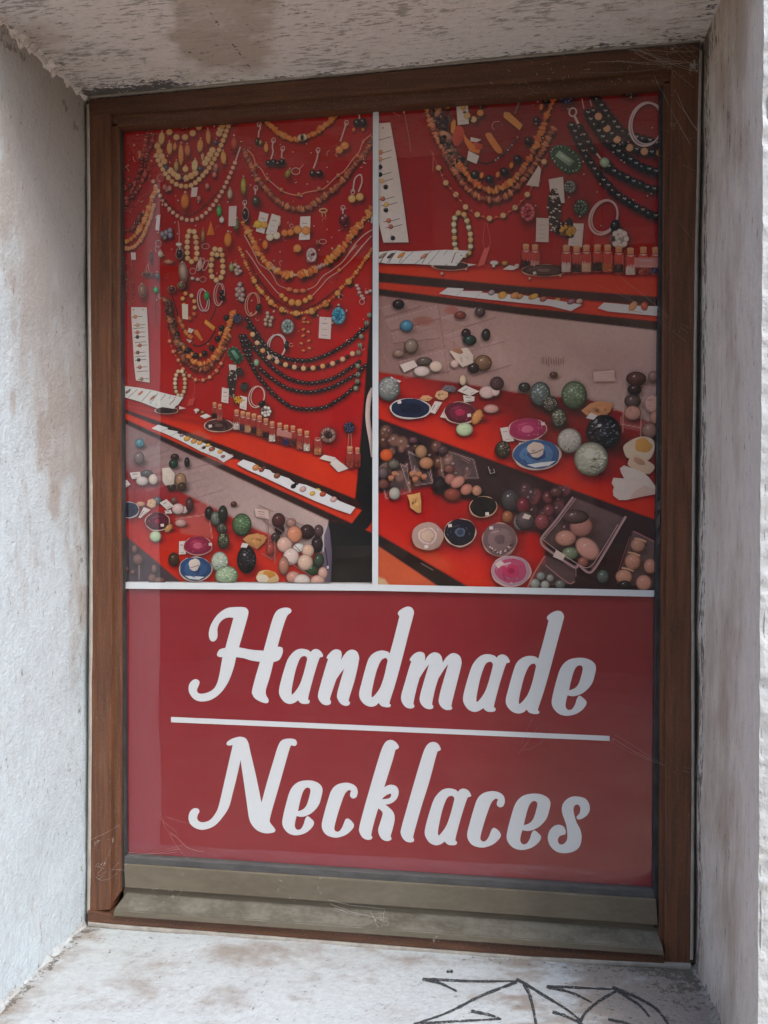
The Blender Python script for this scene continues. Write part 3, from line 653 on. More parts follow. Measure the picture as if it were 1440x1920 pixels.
def _bead(A, x, y, rx, ry, rot, col, hi=1.0, edge=0.36, n=12):
    c = L(col); cr, sr = math.cos(rot), math.sin(rot); V = [(x - 0.28 * rx, y - 0.34 * ry)]; C = [np.minimum(c * (1 + 0.55 * hi) + 0.03 * hi, 0.9)]
    for rr, cc in ((0.42, c * (1 + .22 * hi)), (0.78, c * 0.86), (1.0, c * edge)):
        ox, oy = (-0.18 * rx * (1 - rr), -0.22 * ry * (1 - rr))
        for k in range(n):
            t = 2 * math.pi * k / n; a, b = rx * rr * math.cos(t), ry * rr * math.sin(t)
            V.append((x + ox + a * cr - b * sr, y + oy + a * sr + b * cr))
            sh = 1.0 + 0.22 * (-math.cos(t + rot) * .6 - math.sin(t + rot)) * rr; C.append(cc * sh)
    F = [(0, 1 + k, 1 + (k + 1) % n) for k in range(n)]
    for r in range(2):
        for k in range(n): F.append((1 + r * n + k, 1 + (r + 1) * n + k, 1 + (r + 1) * n + (k + 1) % n, 1 + r * n + (k + 1) % n))
    A.add(V, C, F)
def bead(A, x, y, r, col, ry=None, rot=0.0, hi=1.0, edge=0.26, sh=0.5):
    (x, y), = P_([(x, y)]); r /= SC[0]; ry = ry / SC[0] if ry else r
    if sh and PANEL[0]: PANEL[0].dark(x + r * .5, y + ry * .75, r * 1.15, ry * 1.15, sh)
    c_ = pick(col); _bead(A, x, y, r, ry, rot, c_, hi, edge)
    if r > 2.6 and hi >= .7:                       # flash glint of the picture
        k = L(tuple(np.clip(np.array(c_) * .75 + 88, 0, 238))); gx, gy, g_ = x - r * .26, y - ry * .34, min(r, ry) * .17
        A.add([(gx - g_ * 1.3, gy), (gx, gy - g_), (gx + g_ * 1.3, gy - g_ * .3), (gx, gy + g_ * .8)], [k] * 4, [(0, 1, 2, 3)])
def path(pts, step, loop=False):
    c = catmull(pts, 12, loop); 
    if loop: c = np.vstack([c, c[:1]])
    d = np.r_[0, np.cumsum(np.linalg.norm(np.diff(c, axis=0), axis=1))]; n = max(2, int(d[-1] / step)); s = np.linspace(0, d[-1], n + 1)[:-1 if loop else None]
    x = np.interp(s, d, c[:, 0]); y = np.interp(s, d, c[:, 1]); t = np.arctan2(np.interp(s, d, np.gradient(c[:, 1])), np.interp(s, d, np.gradient(c[:, 0])))
    return x, y, t
def string(A, pts, r, cols, step=None, disc=1.0, jit=0.0, hi=1.0, sh=0.4, loop=False, glint=False):
    x, y, t = path(pts, step or 1.9 * r, loop)
    for i in range(len(x)):
        q = r * (1 + jit * rng.uniform(-.35, .35)); ro = t[i] + jit * rng.uniform(-.5, .5)
        X, Y = x[i] + jit * rng.uniform(-.2, .2) * r, y[i] + jit * rng.uniform(-.2, .2) * r
        bead(A, X, Y, q * disc, pick(cols), q, ro, hi, sh=sh)
        if glint: dab(A, X + .15 * r, Y - .25 * r, r * .30, r * .13, (150, 140, 136), -0.7)
def dab(A, x, y, rx, ry, col, rot=0.0, n=7):
    (x, y), = P_([(x, y)]); rx /= SC[0]; ry /= SC[0]; cr, sr = math.cos(rot), math.sin(rot); c = L(col)
    A.add([(x + rx * math.cos(2 * math.pi * k / n) * cr - ry * math.sin(2 * math.pi * k / n) * sr, y + rx * math.cos(2 * math.pi * k / n) * sr + ry * math.sin(2 * math.pi * k / n) * cr) for k in range(n)], [c] * n, [tuple(range(n))])
def line(A, pts, w, col, smooth=True, sh=0.0):
    p = np.array(P_(pts)); c = catmull(p, 8) if smooth and len(p) > 2 else p; n = len(c)
    d = np.gradient(c, axis=0); d /= np.linalg.norm(d, axis=1)[:, None] + 1e-9; nr = np.stack([-d[:, 1], d[:, 0]], 1) * w / SC[0] / 2
    V = list(map(tuple, c + nr)) + list(map(tuple, c)) + list(map(tuple, c - nr)); k = L(col)
    A.add(V, [k * 1.15] * n + [k] * n + [k * .55] * n, [(i, i + 1, n + i + 1, n + i) for i in range(n - 1)] + [(n + i, n + i + 1, 2 * n + i + 1, 2 * n + i) for i in range(n - 1)])
    if sh and PANEL[0]: PANEL[0].line([(x + 2, y + 3) for x, y in c], w / SC[0] * 1.6, (40, 12, 12), sh, 3)
def shape(A, pts, col, lit=0.0, sh=0.35, smooth=False, off=(2, 3)):
    """flat polygon, optionally graded from upper left (lighter) to lower right"""
    p = np.array(P_(pts)); p = catmull(p, 5, True) if smooth else p
    if sh and PANEL[0]: PANEL[0].poly([(x + off[0], y + off[1]) for x, y in p], (30, 10, 10), sh, 4)
    tri = tessellate_polygon([[Vector((x, y, 0)) for x, y in p]]); c = L(col); q = (p - p.min(0)) / (np.ptp(p, axis=0) + 1e-6)
    A.add(list(map(tuple, p)), [np.minimum(c * (1 + lit * (1 - a - b)), .9) for a, b in q], tri)
def wobble(cx, cy, rx, ry, rot=0.0, n=26, amp=0.05, seed=0):
    rs = random.Random(int(cx * 7 + cy * 13 + seed)); ph = [rs.uniform(0, 6.28) for _ in range(4)]; out = []
    for k in range(n):
        t = 2 * math.pi * k / n; w = 1 + amp * (math.sin(3 * t + ph[0]) + .7 * math.sin(5 * t + ph[1]) + .5 * math.sin(8 * t + ph[2])) * .6
        a, b = rx * w * math.cos(t), ry * w * math.sin(t); out.append((cx + a * math.cos(rot) - b * math.sin(rot), cy + a * math.sin(rot) + b * math.cos(rot)))
    return out
def card(A, pts, col=(184, 176, 172), text=0, sh=0.4):
    shape(A, pts, col, 0.10, sh)
    p = np.array(pts, float); c = p.mean(0)
    for k in range(text if len(pts) > 3 else 0):
        y = 0.30 + 0.55 * k / max(text - 1, 1); a = p[0] * (1 - y) + p[3] * y; b = p[1] * (1 - y) + p[2] * y
        u, v = a * .78 + b * .22, a * .3 + b * .7
        line(A, [tuple(u), tuple(v)], 5 if k else 9, (128, 116, 116), False)
def drop(A, x, y, rx, ry, col, rot=0.0, rim=None, hook=True, speck=None):
    if rim: bead(A, x, y, rx * 1.22, rim, ry * 1.16, rot, .5, .6)
    bead(A, x, y, rx, col, ry, rot, sh=0 if rim else .4)
    if hook: bead(A, x + math.sin(rot) * ry, y - math.cos(rot) * ry * 1.08, min(rx, ry) * .30, (150, 125, 118), sh=0)
    for k in range(4 if speck else 0): dab(A, x + rng.uniform(-.5, .5) * rx, y + rng.uniform(-.6, .6) * ry, rx * .2, ry * .14, speck, rng.uniform(0, 3))
def oval(A, cx, cy, rx, ry, rot, w, col, a0=0.0, a1=6.2832, sh=0.35):
    n = 40; pts = []
    for k in range(n + 1):
        t = a0 + (a1 - a0) * k / n; a, b = rx * math.cos(t), ry * math.sin(t); pts.append((cx + a * math.cos(rot) - b * math.sin(rot), cy + a * math.sin(rot) + b * math.cos(rot)))
    line(A, pts, w, col, False, sh)
def brooch(A, x, y, r, col, petals=9, rim=None, ry=None, centre=None):
    ry = ry or r
    if PANEL[0]:
        (qx, qy), = P_([(x, y)]); PANEL[0].dark(qx + 2, qy + 4, r / SC[0] * 1.3, ry / SC[0] * 1.3, .5)
    shape(A, wobble(x, y, r * .95, ry * .95, 0, 20), tuple(np.array(col) * .55), 0, 0)
    for k in range(petals):
        t = 2 * math.pi * k / petals; bead(A, x + .72 * r * math.cos(t), y + .72 * ry * math.sin(t), .30 * r, rim or col, .30 * ry, t, 1.2, sh=0)
    for k in range(max(3, petals // 2)):
        t = 2 * math.pi * k / max(3, petals // 2) + .4; bead(A, x + .32 * r * math.cos(t), y + .32 * ry * math.sin(t), .26 * r, centre or col, .26 * ry, t, 1.3, sh=0)
def bottle(A, x, top, w, h, fill, cork=True, tilt=0.0):
    def q(a, b): return (x + a * w + b * tilt * h, top + b * h)
    (sx, sy), = P_([q(0, .95)]); PANEL[0] and PANEL[0].dark(sx + 3, sy, w / SC[0] * .8, h / SC[0] * .13, .5)
    shape(A, [q(-.5, .34), q(-.38, .26), q(.38, .26), q(.5, .34), q(.5, .97), q(.3, 1.0), q(-.3, 1.0), q(-.5, .97)], (126, 48, 42), .25, 0)
    n = 9; base = [q(-.46, .97), q(.46, .97)]; topf = [q(.46 - .92 * k / n, .66 + .07 * math.sin(k * 2.3 + x) + rng.uniform(-.04, .04)) for k in range(n + 1)]
    shape(A, base + topf, tuple(np.array(fill) * .82), .2, 0)
    for k in range(7): dab(A, x + rng.uniform(-.38, .38) * w + tilt * h * .8, top + h * rng.uniform(.70, .95), w * .12, w * .09, tuple(np.clip(np.array(fill) * rng.uniform(.7, 1.35), 8, 215)), rng.uniform(0, 3))
    line(A, [q(-.47, .36), q(-.47, .94)], w * .05, (160, 110, 98), False); line(A, [q(.40, .38), q(.42, .90)], w * .04, (150, 92, 82), False)
    line(A, [q(-.36, .28), q(.36, .28)], w * .06, (178, 150, 140), False); dab(A, *q(.02, .31), w * .22, w * .05, (190, 165, 155))
    if cork:
        shape(A, [q(-.34, .05), q(.34, .05), q(.30, .24), q(-.30, .24)], (160, 108, 78), .35, 0); dab(A, *q(0, .05), w * .36, w * .15, (186, 138, 104), 0, 12)
    else: oval(A, *q(0, .22), w * .36, w * .13, 0, w * .06, (175, 130, 118), sh=0)
def agate(A, x, y, rx, ry, rings, rim=(190, 165, 150), rot=0.0, label=None, thick=1.08):
    (qx, qy), = P_([(x, y)]); PANEL[0] and PANEL[0].dark(qx + 4, qy + ry / SC[0] * .35, rx / SC[0] * 1.15, ry / SC[0] * 1.15, .55)
    shape(A, wobble(x, y + ry * .05, rx * thick, ry * thick, rot, 40, .035), tuple(np.array(rim) * .85), .3, 0)
    shape(A, wobble(x, y + ry * .02, rx * (thick + 1) / 2, ry * (thick + 1) / 2, rot, 40, .035), rim, .2, 0)
    for s_, c in rings: shape(A, wobble(x, y, rx * s_, ry * s_, rot, 40, .035 + .05 * (1 - s_)), c, .18, 0)
    for k in range(26):
        t = rng.uniform(0, 6.28); r = rng.uniform(.25, .85); c = rings[-1][1] if rng.random() < .4 else rings[0][1]
        dab(A, x + rx * r * math.cos(t), y + ry * r * math.sin(t), rx * .09, ry * .035, tuple(np.clip(np.array(c) * rng.uniform(.8, 1.35) + 3, 5, 220)), t + 1.57)
    dab(A, x - rx * .25, y - ry * .45, rx * .28, ry * .07, tuple(np.clip(np.array(rings[0][1]) * 1.25 + 14, 0, 230)), -.25, 10)
    if label:
        lx, ly = label; shape(A, [(lx - 16, ly - 12), (lx + 14, ly - 16), (lx + 18, ly + 10), (lx - 14, ly + 14)], (196, 184, 178), 0, 0)
def ball(A, x, y, rx, ry, col, veins=0, vcol=None, rot=0.0, gl=True, sh=.5):
    (qx, qy), = P_([(x, y)]); 
    if sh and PANEL[0]: PANEL[0].dark(qx + rx / SC[0] * .3, qy + ry / SC[0] * .75, rx / SC[0] * 1.2, ry / SC[0] * .75, sh)
    (cx, cy) = (qx, qy); _bead(A, cx, cy, rx / SC[0], ry / SC[0], rot, col, .55, .30, 22)
    for k in range(veins):
        r = math.sqrt(rng.random()) * .82; t = rng.uniform(0, 6.28); vc = np.array(vcol or col) * rng.uniform(.72, 1.4); f = 1 - .55 * max(0, r * math.sin(t) * .8 + .2 * r)
        dab(A, x + rx * r * math.cos(t), y + ry * r * math.sin(t), rx * rng.uniform(.03, .14), ry * rng.uniform(.02, .06), tuple(np.clip(vc * f, 6, 225)), rng.uniform(-.9, .5))
    if gl:
        dab(A, x - rx * .22, y - ry * .36, rx * .13, ry * .09, tuple(np.clip(np.array(col) * .7 + 110, 0, 235)), -.5, 8); dab(A, x + rx * .05, y - ry * .5, rx * .06, ry * .04, tuple(np.clip(np.array(col) * .7 + 85, 0, 225)), -.3)
def rock(A, pts, col, facets=14, hi=1.35):
    shape(A, pts, col, .35, .5); p = np.array(pts, float); c = p.mean(0)
    for k in range(facets):
        i = rng.randrange(len(p)); a = p[i]; b = p[(i + 1) % len(p)]; u = rng.uniform(.2, .8); m = c + (a - c) * u * rng.uniform(.6, 1); m2 = c + (b - c) * u * rng.uniform(.5, 1); m3 = c + (c - a) * rng.uniform(.0, .35)
        shape(A, [tuple(m), tuple(m2), tuple(m3)], tuple(np.clip(np.array(col) * rng.uniform(.72, hi), 5, 225)), .2, 0)

def new(name): return Art(name, PART[0])
PART = [None]; CLIP = [None]
def fin(A):
    o = A.done(CLIP[0])
    if A.name in ('printed_beads_left', 'printed_pins', 'printed_tassel', 'printed_display_box') and o: o.name = A.name.replace('_left', ''); o['kind'] = 'stuff'
    return o
def necklace(strings, name='printed_necklace'):
    A = new(name)
    for kw in strings:
        kw = dict(kw); pts = kw.pop('p'); string(A, pts, kw.pop('r'), kw.pop('c'), **kw)
    return fin(A)
# ---------------------------------------------------------------- left photograph
lp = link('left_photo', None, poster); PART[0] = lp
QL = [(224, 236), (700, 201), (698.5, 1092), (231, 1090)]
pan = Panel(QL, 250, 450); PANEL[0] = pan
CLIP[0] = (222, 699.5, lambda x: 241 - (x - 224) * 40 / 476, lambda x: 0 * x + 1092)
pan.C[:] = L((120, 29, 26)); 
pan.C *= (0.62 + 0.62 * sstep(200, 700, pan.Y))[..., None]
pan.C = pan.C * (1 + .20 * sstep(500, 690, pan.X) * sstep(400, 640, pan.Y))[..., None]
# shelves of the picture
pan.poly([(225, 757), (398, 787), (440, 800), (612, 850), (671, 882), (666, 935), (440, 843), (338, 804), (225, 764)], (172, 58, 34), 1, 1.5, (300, 780, 640, 900, (180, 62, 30)))
pan.poly([(225, 757), (398, 787), (440, 800), (612, 850), (671, 882), (670, 890), (612, 860), (440, 812), (225, 768)], (70, 20, 16), .55, 6)
pan.poly([(225, 764), (338, 804), (440, 843), (666, 935), (678, 957), (440, 860), (338, 816), (225, 771)], (52, 36, 32))
pan.poly([(225, 771), (338, 816), (440, 860), (678, 957), (660, 981), (440, 880), (225, 781)], (184, 66, 46))
pan.poly([(225, 781), (440, 880), (660, 981), (616, 976), (440, 893), (225, 791)], (46, 34, 31))
pan.poly([(225, 790), (440, 893), (616, 976), (616, 1045), (480, 995), (400, 955), (300, 905), (225, 880)], (120, 98, 98), 1, 1.5, (260, 860, 560, 960, (160, 142, 138)))
pan.poly([(225, 880), (300, 903), (400, 952), (480, 992), (616, 1042), (616, 1095), (340, 1095), (225, 995)], (126, 36, 38), 1, 4, (330, 930, 330, 1080, (178, 58, 38)))
pan.poly([(225, 870), (330, 880), (330, 925), (225, 930)], (120, 60, 66), .6, 14)
pan.poly([(225, 995), (344, 1095), (225, 1095)], (74, 62, 66))
pan.poly([(700, 545), (700, 1096), (606, 1096), (616, 976), (660, 981), (678, 957), (666, 935), (671, 882), (683, 740), (690, 640)], (36, 27, 30))
pan.poly([(690, 990), (700, 975), (700, 1000), (686, 993)], (190, 64, 34))
pan.ell(470, 640, 60, 60, (70, 24, 36), .25, .9)
# hazy clear display stand
for k in range(9):
    x, y = 245 + rng.uniform(0, 120), 815 + rng.uniform(0, 110); pan.poly([(x, y), (x + 46, y - 14), (x + 70, y + 2), (x + 20, y + 18)], (160, 140, 140), .16, 2)
    pan.line([(x, y + 14), (x + 60, y - 4)], 1.6, (96, 74, 76), .5)
pan.poly([(325, 955), (388, 938), (398, 1010), (340, 1000)], (150, 110, 108), .35, 2); pan.line([(388, 938), (398, 1010)], 1.5, (180, 150, 145), .6); pan.line([(330, 973), (392, 964)], 1.5, (180, 150, 145), .5)

PANEL[0] = pan; crop(0, 0, 1.0)
A = new('printed_pins')
for k in range(150):
    x, y = rng.uniform(232, 690), rng.uniform(255, 690); c = rng.choice([(150, 120, 112), (120, 74, 64), (96, 50, 46), (166, 138, 128), (140, 96, 70)])
    if k % 3: bead(A, x, y, rng.uniform(.9, 2.2), c, rng.uniform(1.2, 3.2), rng.uniform(0, 3), sh=.35)
    else: oval(A, x, y, rng.uniform(2, 4), rng.uniform(3, 5.5), rng.uniform(-.6, .6), .9, c, rng.uniform(0, 2), rng.uniform(4, 6.2), .2)
fin(A)
crop(200, 180, 5.143)
necklace([dict(p=[(480, 575), (505, 640), (545, 710), (580, 770), (630, 825), (690, 860), (750, 872), (810, 865), (865, 830), (930, 765), (970, 720), (1000, 675), (1030, 625), (1060, 570), (1090, 510), (1112, 455), (1137, 395), (1160, 330), (1190, 265), (1250, 235)], r=25, c=CREAM)])
A = new('printed_necklace')
for seg in ([(490, 485), (510, 535), (530, 580), (555, 632)], [(615, 720), (650, 752), (685, 780)], [(770, 792), (815, 772), (855, 745)], [(950, 645), (985, 590), (1020, 525)], [(1085, 362), (1115, 285)]): string(A, seg, 33, CREAM, 44)
for x, y, t in ((576, 688, .9), (722, 796, .1), (905, 702, -.8), (1053, 447, -1.2)): bead(A, x, y, 30, (52, 50, 62), 22, t)
string(A, [(605, 350), (665, 395), (738, 402), (815, 372), (890, 300)], 32, CREAM, 74); string(A, [(672, 262), (745, 300), (830, 262)], 20, CREAM, 32)
fin(A)
A = new('printed_pendants')
for x, y, rx, ry, c in ((530, 410, 32, 64, (172, 140, 92)), (607, 505, 28, 65, (160, 122, 78)), (658, 490, 18, 38, (150, 105, 66)), (717, 570, 26, 112, (158, 112, 66)), (780, 525, 30, 60, (140, 84, 58)), (902, 480, 31, 66, (164, 116, 66)), (980, 395, 24, 76, (166, 122, 70)), (1127, 595, 28, 66, (172, 128, 72)), (850, 670, 31, 60, (178, 158, 118)), (760, 705, 30, 32, (180, 150, 100)), (925, 590, 15, 36, (150, 110, 80)), (672, 680, 24, 58, (110, 96, 58)), (1230, 460, 36, 75, (112, 50, 36)), (323, 580, 18, 45, (140, 90, 66)), (755, 1015, 42, 80, (160, 96, 42)), (1085, 1110, 26, 56, (52, 112, 62)), (1190, 945, 26, 52, (120, 110, 92)), (1320, 870, 28, 88, (106, 100, 46)), (1250, 1240, 32, 62, (78, 74, 48)), (1170, 1385, 38, 74, (168, 104, 40)), (1110, 1195, 24, 30, (170, 165, 160)), (930, 1350, 18, 70, (110, 88, 52))): drop(A, x, y, rx, ry, c, rng.uniform(-.12, .12), None, True, tuple(np.array(c) * 1.25 if x > 1000 else np.array(c)) if x > 640 else None)
shape(A, [(1005, 1205), (1042, 1340), (965, 1342)], (176, 100, 38), .4)
drop(A, 1338, 1140, 28, 60, (46, 26, 26), 0, (136, 116, 108)); drop(A, 705, 1500, 30, 40, (40, 28, 28), 0, (120, 100, 94)); drop(A, 697, 1432, 32, 20, (176, 168, 158))
for x, y in ((540, 1335), (575, 1320), (612, 1300), (615, 1345), (560, 1360)): bead(A, x, y, 26, (98, 92, 98), 32)
for x, y in ((1050, 700), (1040, 760), (970, 870), (580, 900), (560, 880), (610, 890), (890, 990), (1055, 680)): bead(A, x, y, 22, (126, 82, 74), 30)
fin(A)
for q in ([(820, 885), (880, 880), (868, 970), (812, 975)], [(1180, 1065), (1255, 1060), (1245, 1255), (1175, 1255)], [(485, 1150), (520, 1145), (505, 1300), (470, 1290)], [(268, 1218), (320, 1220), (300, 1278), (265, 1275)], [(1035, 220), (1060, 225), (1040, 305), (1022, 280)], [(120, 1215), (138, 1215), (136, 1345), (120, 1345)]):
    A = new('printed_price_card'); card(A, q, (172, 160, 156), 0); fin(A)
necklace([dict(p=[(450, 825), (475, 875), (525, 975), (588, 1068), (662, 1143), (748, 1190), (835, 1196), (927, 1153), (1014, 1070), (1097, 950), (1168, 810), (1238, 645)], r=21, c=[(190, 152, 128), (178, 138, 112)], step=50), dict(p=[(540, 990), (600, 1050), (680, 1110), (770, 1150), (830, 1140), (900, 1090), (1000, 1000), (1110, 880)], r=9, c=[(80, 24, 28), (96, 34, 34)], step=17, jit=1)])
A = new('printed_chain'); line(A, [(1238, 640), (1262, 570), (1290, 490)], 14, (150, 128, 120)); line(A, [(415, 300), (395, 400), (365, 540)], 10, (130, 84, 76)); line(A, [(690, 1210), (700, 1300), (700, 1420)], 8, (140, 110, 100)); oval(A, 500, 1425, 28, 32, 0, 6, (140, 110, 104)); oval(A, 955, 1450, 36, 26, 0, 6, (140, 110, 104)); oval(A, 520, 790, 30, 34, 0, 6, (130, 90, 84)); line(A, [(130, 1080), (230, 1100), (330, 980), (390, 940)], 6, (110, 60, 60)); fin(A)
for pts in ([(400, 330), (370, 480), (345, 600), (320, 720), (270, 830), (140, 920)], [(390, 700), (340, 830), (270, 940), (150, 1010)], [(300, 780), (250, 900), (180, 1060), (130, 1110)], [(455, 370), (430, 480), (390, 560), (370, 680)], [(330, 1130), (270, 1260), (180, 1300), (130, 1290)]):
    necklace([dict(p=pts, r=19, c=[(92, 34, 36), (76, 26, 30), (110, 46, 42), (64, 24, 28), (120, 62, 54)], step=17, jit=1.4, disc=.8)])
necklace([dict(p=[(475, 890), (440, 990), (400, 1100), (350, 1230), (280, 1340), (200, 1400), (135, 1395)], r=24, c=AMBER, step=18, jit=.9, disc=.6)])
necklace([dict(p=[(455, 1050), (430, 1150), (395, 1250), (340, 1370), (270, 1450), (200, 1472), (140, 1440)], r=22, c=[(178, 124, 84), (164, 108, 70)], step=18, jit=.5, disc=.7)])
necklace([dict(p=[(800, 1305), (840, 1302), (858, 1360), (866, 1440), (872, 1520), (865, 1570), (820, 1598), (785, 1575), (778, 1510), (778, 1440), (782, 1360)], r=27, c=CREAM, step=52, loop=True)], 'printed_bracelet')
A = new('printed_beads_left')
for k in range(46): bead(A, rng.uniform(130, 460), rng.uniform(330, 1130), rng.uniform(7, 16), rng.choice([(128, 66, 54), (96, 40, 40), (140, 92, 74), (76, 28, 32)]), sh=.25)
for k in range(26): bead(A, rng.uniform(450, 1430), rng.uniform(400, 1500), 7, (176, 140, 134), sh=.3)
fin(A)

crop(440, 180, 5.143)
necklace([dict(p=[(270, 195), (320, 260), (380, 315), (440, 365), (510, 400), (570, 420), (650, 405), (720, 385), (790, 350), (860, 290), (920, 245), (975, 190), (1000, 150)], r=30, c=AMBER[:3] + [(186, 132, 70)], step=22, jit=.7, disc=.55), dict(p=[(640, 402), (668, 398)], r=32, c=(178, 165, 150), step=30)])
necklace([dict(p=[(90, 520), (115, 590), (145, 645), (180, 720), (215, 790), (265, 850), (320, 920), (370, 975), (430, 1020), (500, 1060), (570, 1085), (650, 1088), (720, 1075), (780, 1030), (850, 980), (920, 930), (1000, 860), (1070, 780), (1130, 700), (1180, 640), (1240, 570), (1300, 480), (1330, 410)], r=30, c=BROWN, step=21, jit=.9, disc=.55)])
A = new('printed_necklace'); th = [(120, 515), (180, 580), (205, 660), (260, 710), (310, 790), (430, 895), (500, 935), (610, 957), (690, 930), (800, 910), (870, 885), (980, 780), (1060, 720), (1140, 610), (1200, 540), (1240, 440), (1320, 370)]
line(A, th, 11, (164, 112, 92), True, .35)
for x, y in ((205, 665), (318, 800), (450, 905), (620, 950), (815, 895), (1000, 765), (1185, 575)): bead(A, x, y, 22, (142, 86, 60))
fin(A)
A = new('printed_chain'); line(A, [(410, 195), (520, 230), (630, 228), (760, 190)], 8, (70, 20, 24)); 
for k in range(16): dab(A, 430 + k * 20, 205 + 26 * math.sin(k / 15 * 3.14), 7, 5, (150, 80, 74))
fin(A)
for hook, balls in (([(237, 275), (250, 310), (235, 345), (230, 400)], [(218, 440, 24, 34, BLACK), (250, 450, 18, 26, (90, 84, 50))]), ([(375, 430), (365, 490), (372, 540), (350, 610)], [(330, 648, 34, 34, BLACK), (378, 640, 30, 32, BLACK)]), ([(465, 510), (455, 560), (455, 600)], [(420, 655, 30, 32, BLACK), (460, 638, 32, 34, BLACK)]), ([(805, 525), (800, 580), (780, 650), (760, 700)], [(752, 748, 32, 34, BLACK), (818, 748, 34, 34, BLACK)]), ([(1078, 260), (1050, 350), (1020, 440)], [(1010, 520, 38, 38, AMBER[2]), (1062, 480, 42, 38, AMBER[2])]), ([(1200, 150), (1205, 220)], [(1180, 262, 38, 40, BLACK), (1238, 252, 38, 44, BLACK), (1148, 326, 16, 20, AMBER[1]), (1238, 326, 15, 18, AMBER[1])]), ([(1140, 925), (1160, 800), (1215, 760), (1228, 830), (1195, 925)], [(1132, 992, 39, 40, (186, 146, 84)), (1207, 974, 39, 40, (186, 146, 84))]), ([(205, 890), (200, 950)], [(205, 1012, 40, 50, (54, 48, 40))]), ([(98, 1030), (98, 1080)], [(100, 1140, 28, 54, (44, 26, 26))]), ([(1045, 1080), (1045, 1140)], [(1050, 1195, 46, 58, (72, 28, 30)), (1070, 1160, 22, 22, (110, 60, 56))])):
    A = new('printed_earring'); line(A, hook, 14, (158, 134, 128), True, .3); oval(A, hook[0][0], hook[0][1], 18, 24, .2, 7, (166, 142, 136))
    for x, y, rx, ry, c in balls: bead(A, x, y, rx, c, ry, hi=1.3)
    for x, y, rx, ry, c in balls[:2]: dab(A, x - rx * .2, y - ry * .3, rx * .22, ry * .12, (190, 170, 165), -.5)
    fin(A)
A = new('printed_pendants'); drop(A, 305, 500, 22, 46, (172, 120, 66)); drop(A, 515, 750, 28, 50, (96, 84, 44), .4); oval(A, 590, 726, 40, 32, 0, 8, (156, 120, 112)); line(A, [(620, 710), (665, 662)], 6, (156, 120, 112)); oval(A, 855, 1105, 36, 18, 0, 12, (186, 150, 108)); line(A, [(840, 1120), (848, 1165)], 8, (170, 130, 96)); line(A, [(872, 1120), (880, 1165)], 8, (170, 130, 96)); bead(A, 605, 1470, 40, AMBER[2]); bead(A, 800, 1412, 24, (110, 56, 44), 34); oval(A, 850, 1405, 36, 22, 0, 7, (156, 120, 112)); bead(A, 295, 1435, 28, AMBER[0], 46); drop(A, 430, 1210, 16, 50, (166, 140, 110))
for k in range(22): bead(A, rng.uniform(220, 1300), rng.uniform(300, 1500), 7, (184, 140, 134), sh=.3)
fin(A)
for q in ([(245, 1115), (330, 1140), (285, 1330), (205, 1305)], [(360, 1135), (445, 1165), (400, 1335), (300, 1330)], [(635, 1165), (732, 1160), (725, 1385), (620, 1390)], [(1325, 1080), (1340, 1080), (1338, 1230), (1312, 1225)]):
    A = new('printed_price_card'); card(A, q, (188, 180, 174), 3); fin(A)
A = new('printed_earring')
for x, y, r, c in ((225, 1240, 41, (182, 150, 48)), (287, 1245, 36, (190, 142, 62)), (340, 1362, 38, (204, 188, 166)), (405, 1347, 37, (204, 188, 166)), (483, 1322, 35, AMBER[0]), (540, 1316, 34, AMBER[0]), (610, 1290, 43, AMBER[2]), (690, 1300, 44, AMBER[2])): bead(A, x, y, r, c)
fin(A)
necklace([dict(p=[(1325, 1085), (1270, 1170), (1220, 1225), (1160, 1290), (1115, 1370), (1060, 1440), (970, 1520), (900, 1600)], r=34, c=AMBER, step=20, jit=1.3, disc=.55)])
A = new('printed_chain')
for p in ([(1335, 1285), (1250, 1340), (1170, 1420), (1100, 1520)], [(1320, 1350), (1240, 1440), (1160, 1540)], [(95, 1340), (150, 1440), (210, 1543)]): line(A, p, 11, (168, 130, 118), True, .3)
fin(A)
necklace([dict(p=[(85, 1220), (110, 1270), (150, 1340), (180, 1400), (210, 1470), (250, 1530), (300, 1600), (350, 1650)], r=30, c=AMBER, step=20, jit=1.2, disc=.6)])

crop(440, 460, 5.143)
necklace([dict(p=p, r=r, c=c, step=s, jit=1.3, disc=.55) for p, r, c, s in (([(330, 175), (390, 232)], 20, [(140, 112, 104)], 18), ([(405, 245), (450, 270), (500, 286), (552, 290)], 36, AMBER, 16), ([(575, 288), (600, 285)], 12, [(160, 140, 132)], 10), ([(625, 283), (700, 265), (775, 240)], 38, AMBER, 16), ([(800, 215), (880, 180)], 18, [(140, 112, 104)], 16), ([(895, 155), (960, 100), (1040, 30)], 36, AMBER, 17))])
A = new('printed_brooch'); brooch(A, 742, 95, 50, (150, 130, 128), 18, (168, 150, 146), 76); bead(A, 742, 95, 36, (84, 20, 28), 58, sh=0); dab(A, 730, 70, 8, 16, (170, 100, 100)); fin(A)
A = new('printed_necklace'); line(A, [(150, 0), (200, 100), (240, 180), (330, 240), (380, 310), (420, 380), (505, 420)], 9, (160, 116, 104), True, .3); line(A, [(700, 428), (780, 390), (850, 300), (940, 240), (1040, 160), (1110, 70), (1175, 0)], 9, (168, 130, 118), True, .3)
for x, y in ((528, 425), (592, 441), (660, 438)): bead(A, x, y, 34, (172, 98, 62), 22)
fin(A)
A = new('printed_necklace'); line(A, [(110, 50), (170, 130), (240, 240), (310, 330), (400, 440), (440, 475)], 10, (164, 128, 120), True, .3); line(A, [(750, 485), (830, 400), (900, 320), (990, 260), (1060, 200), (1130, 130), (1230, 5)], 9, (168, 130, 118), True, .3)
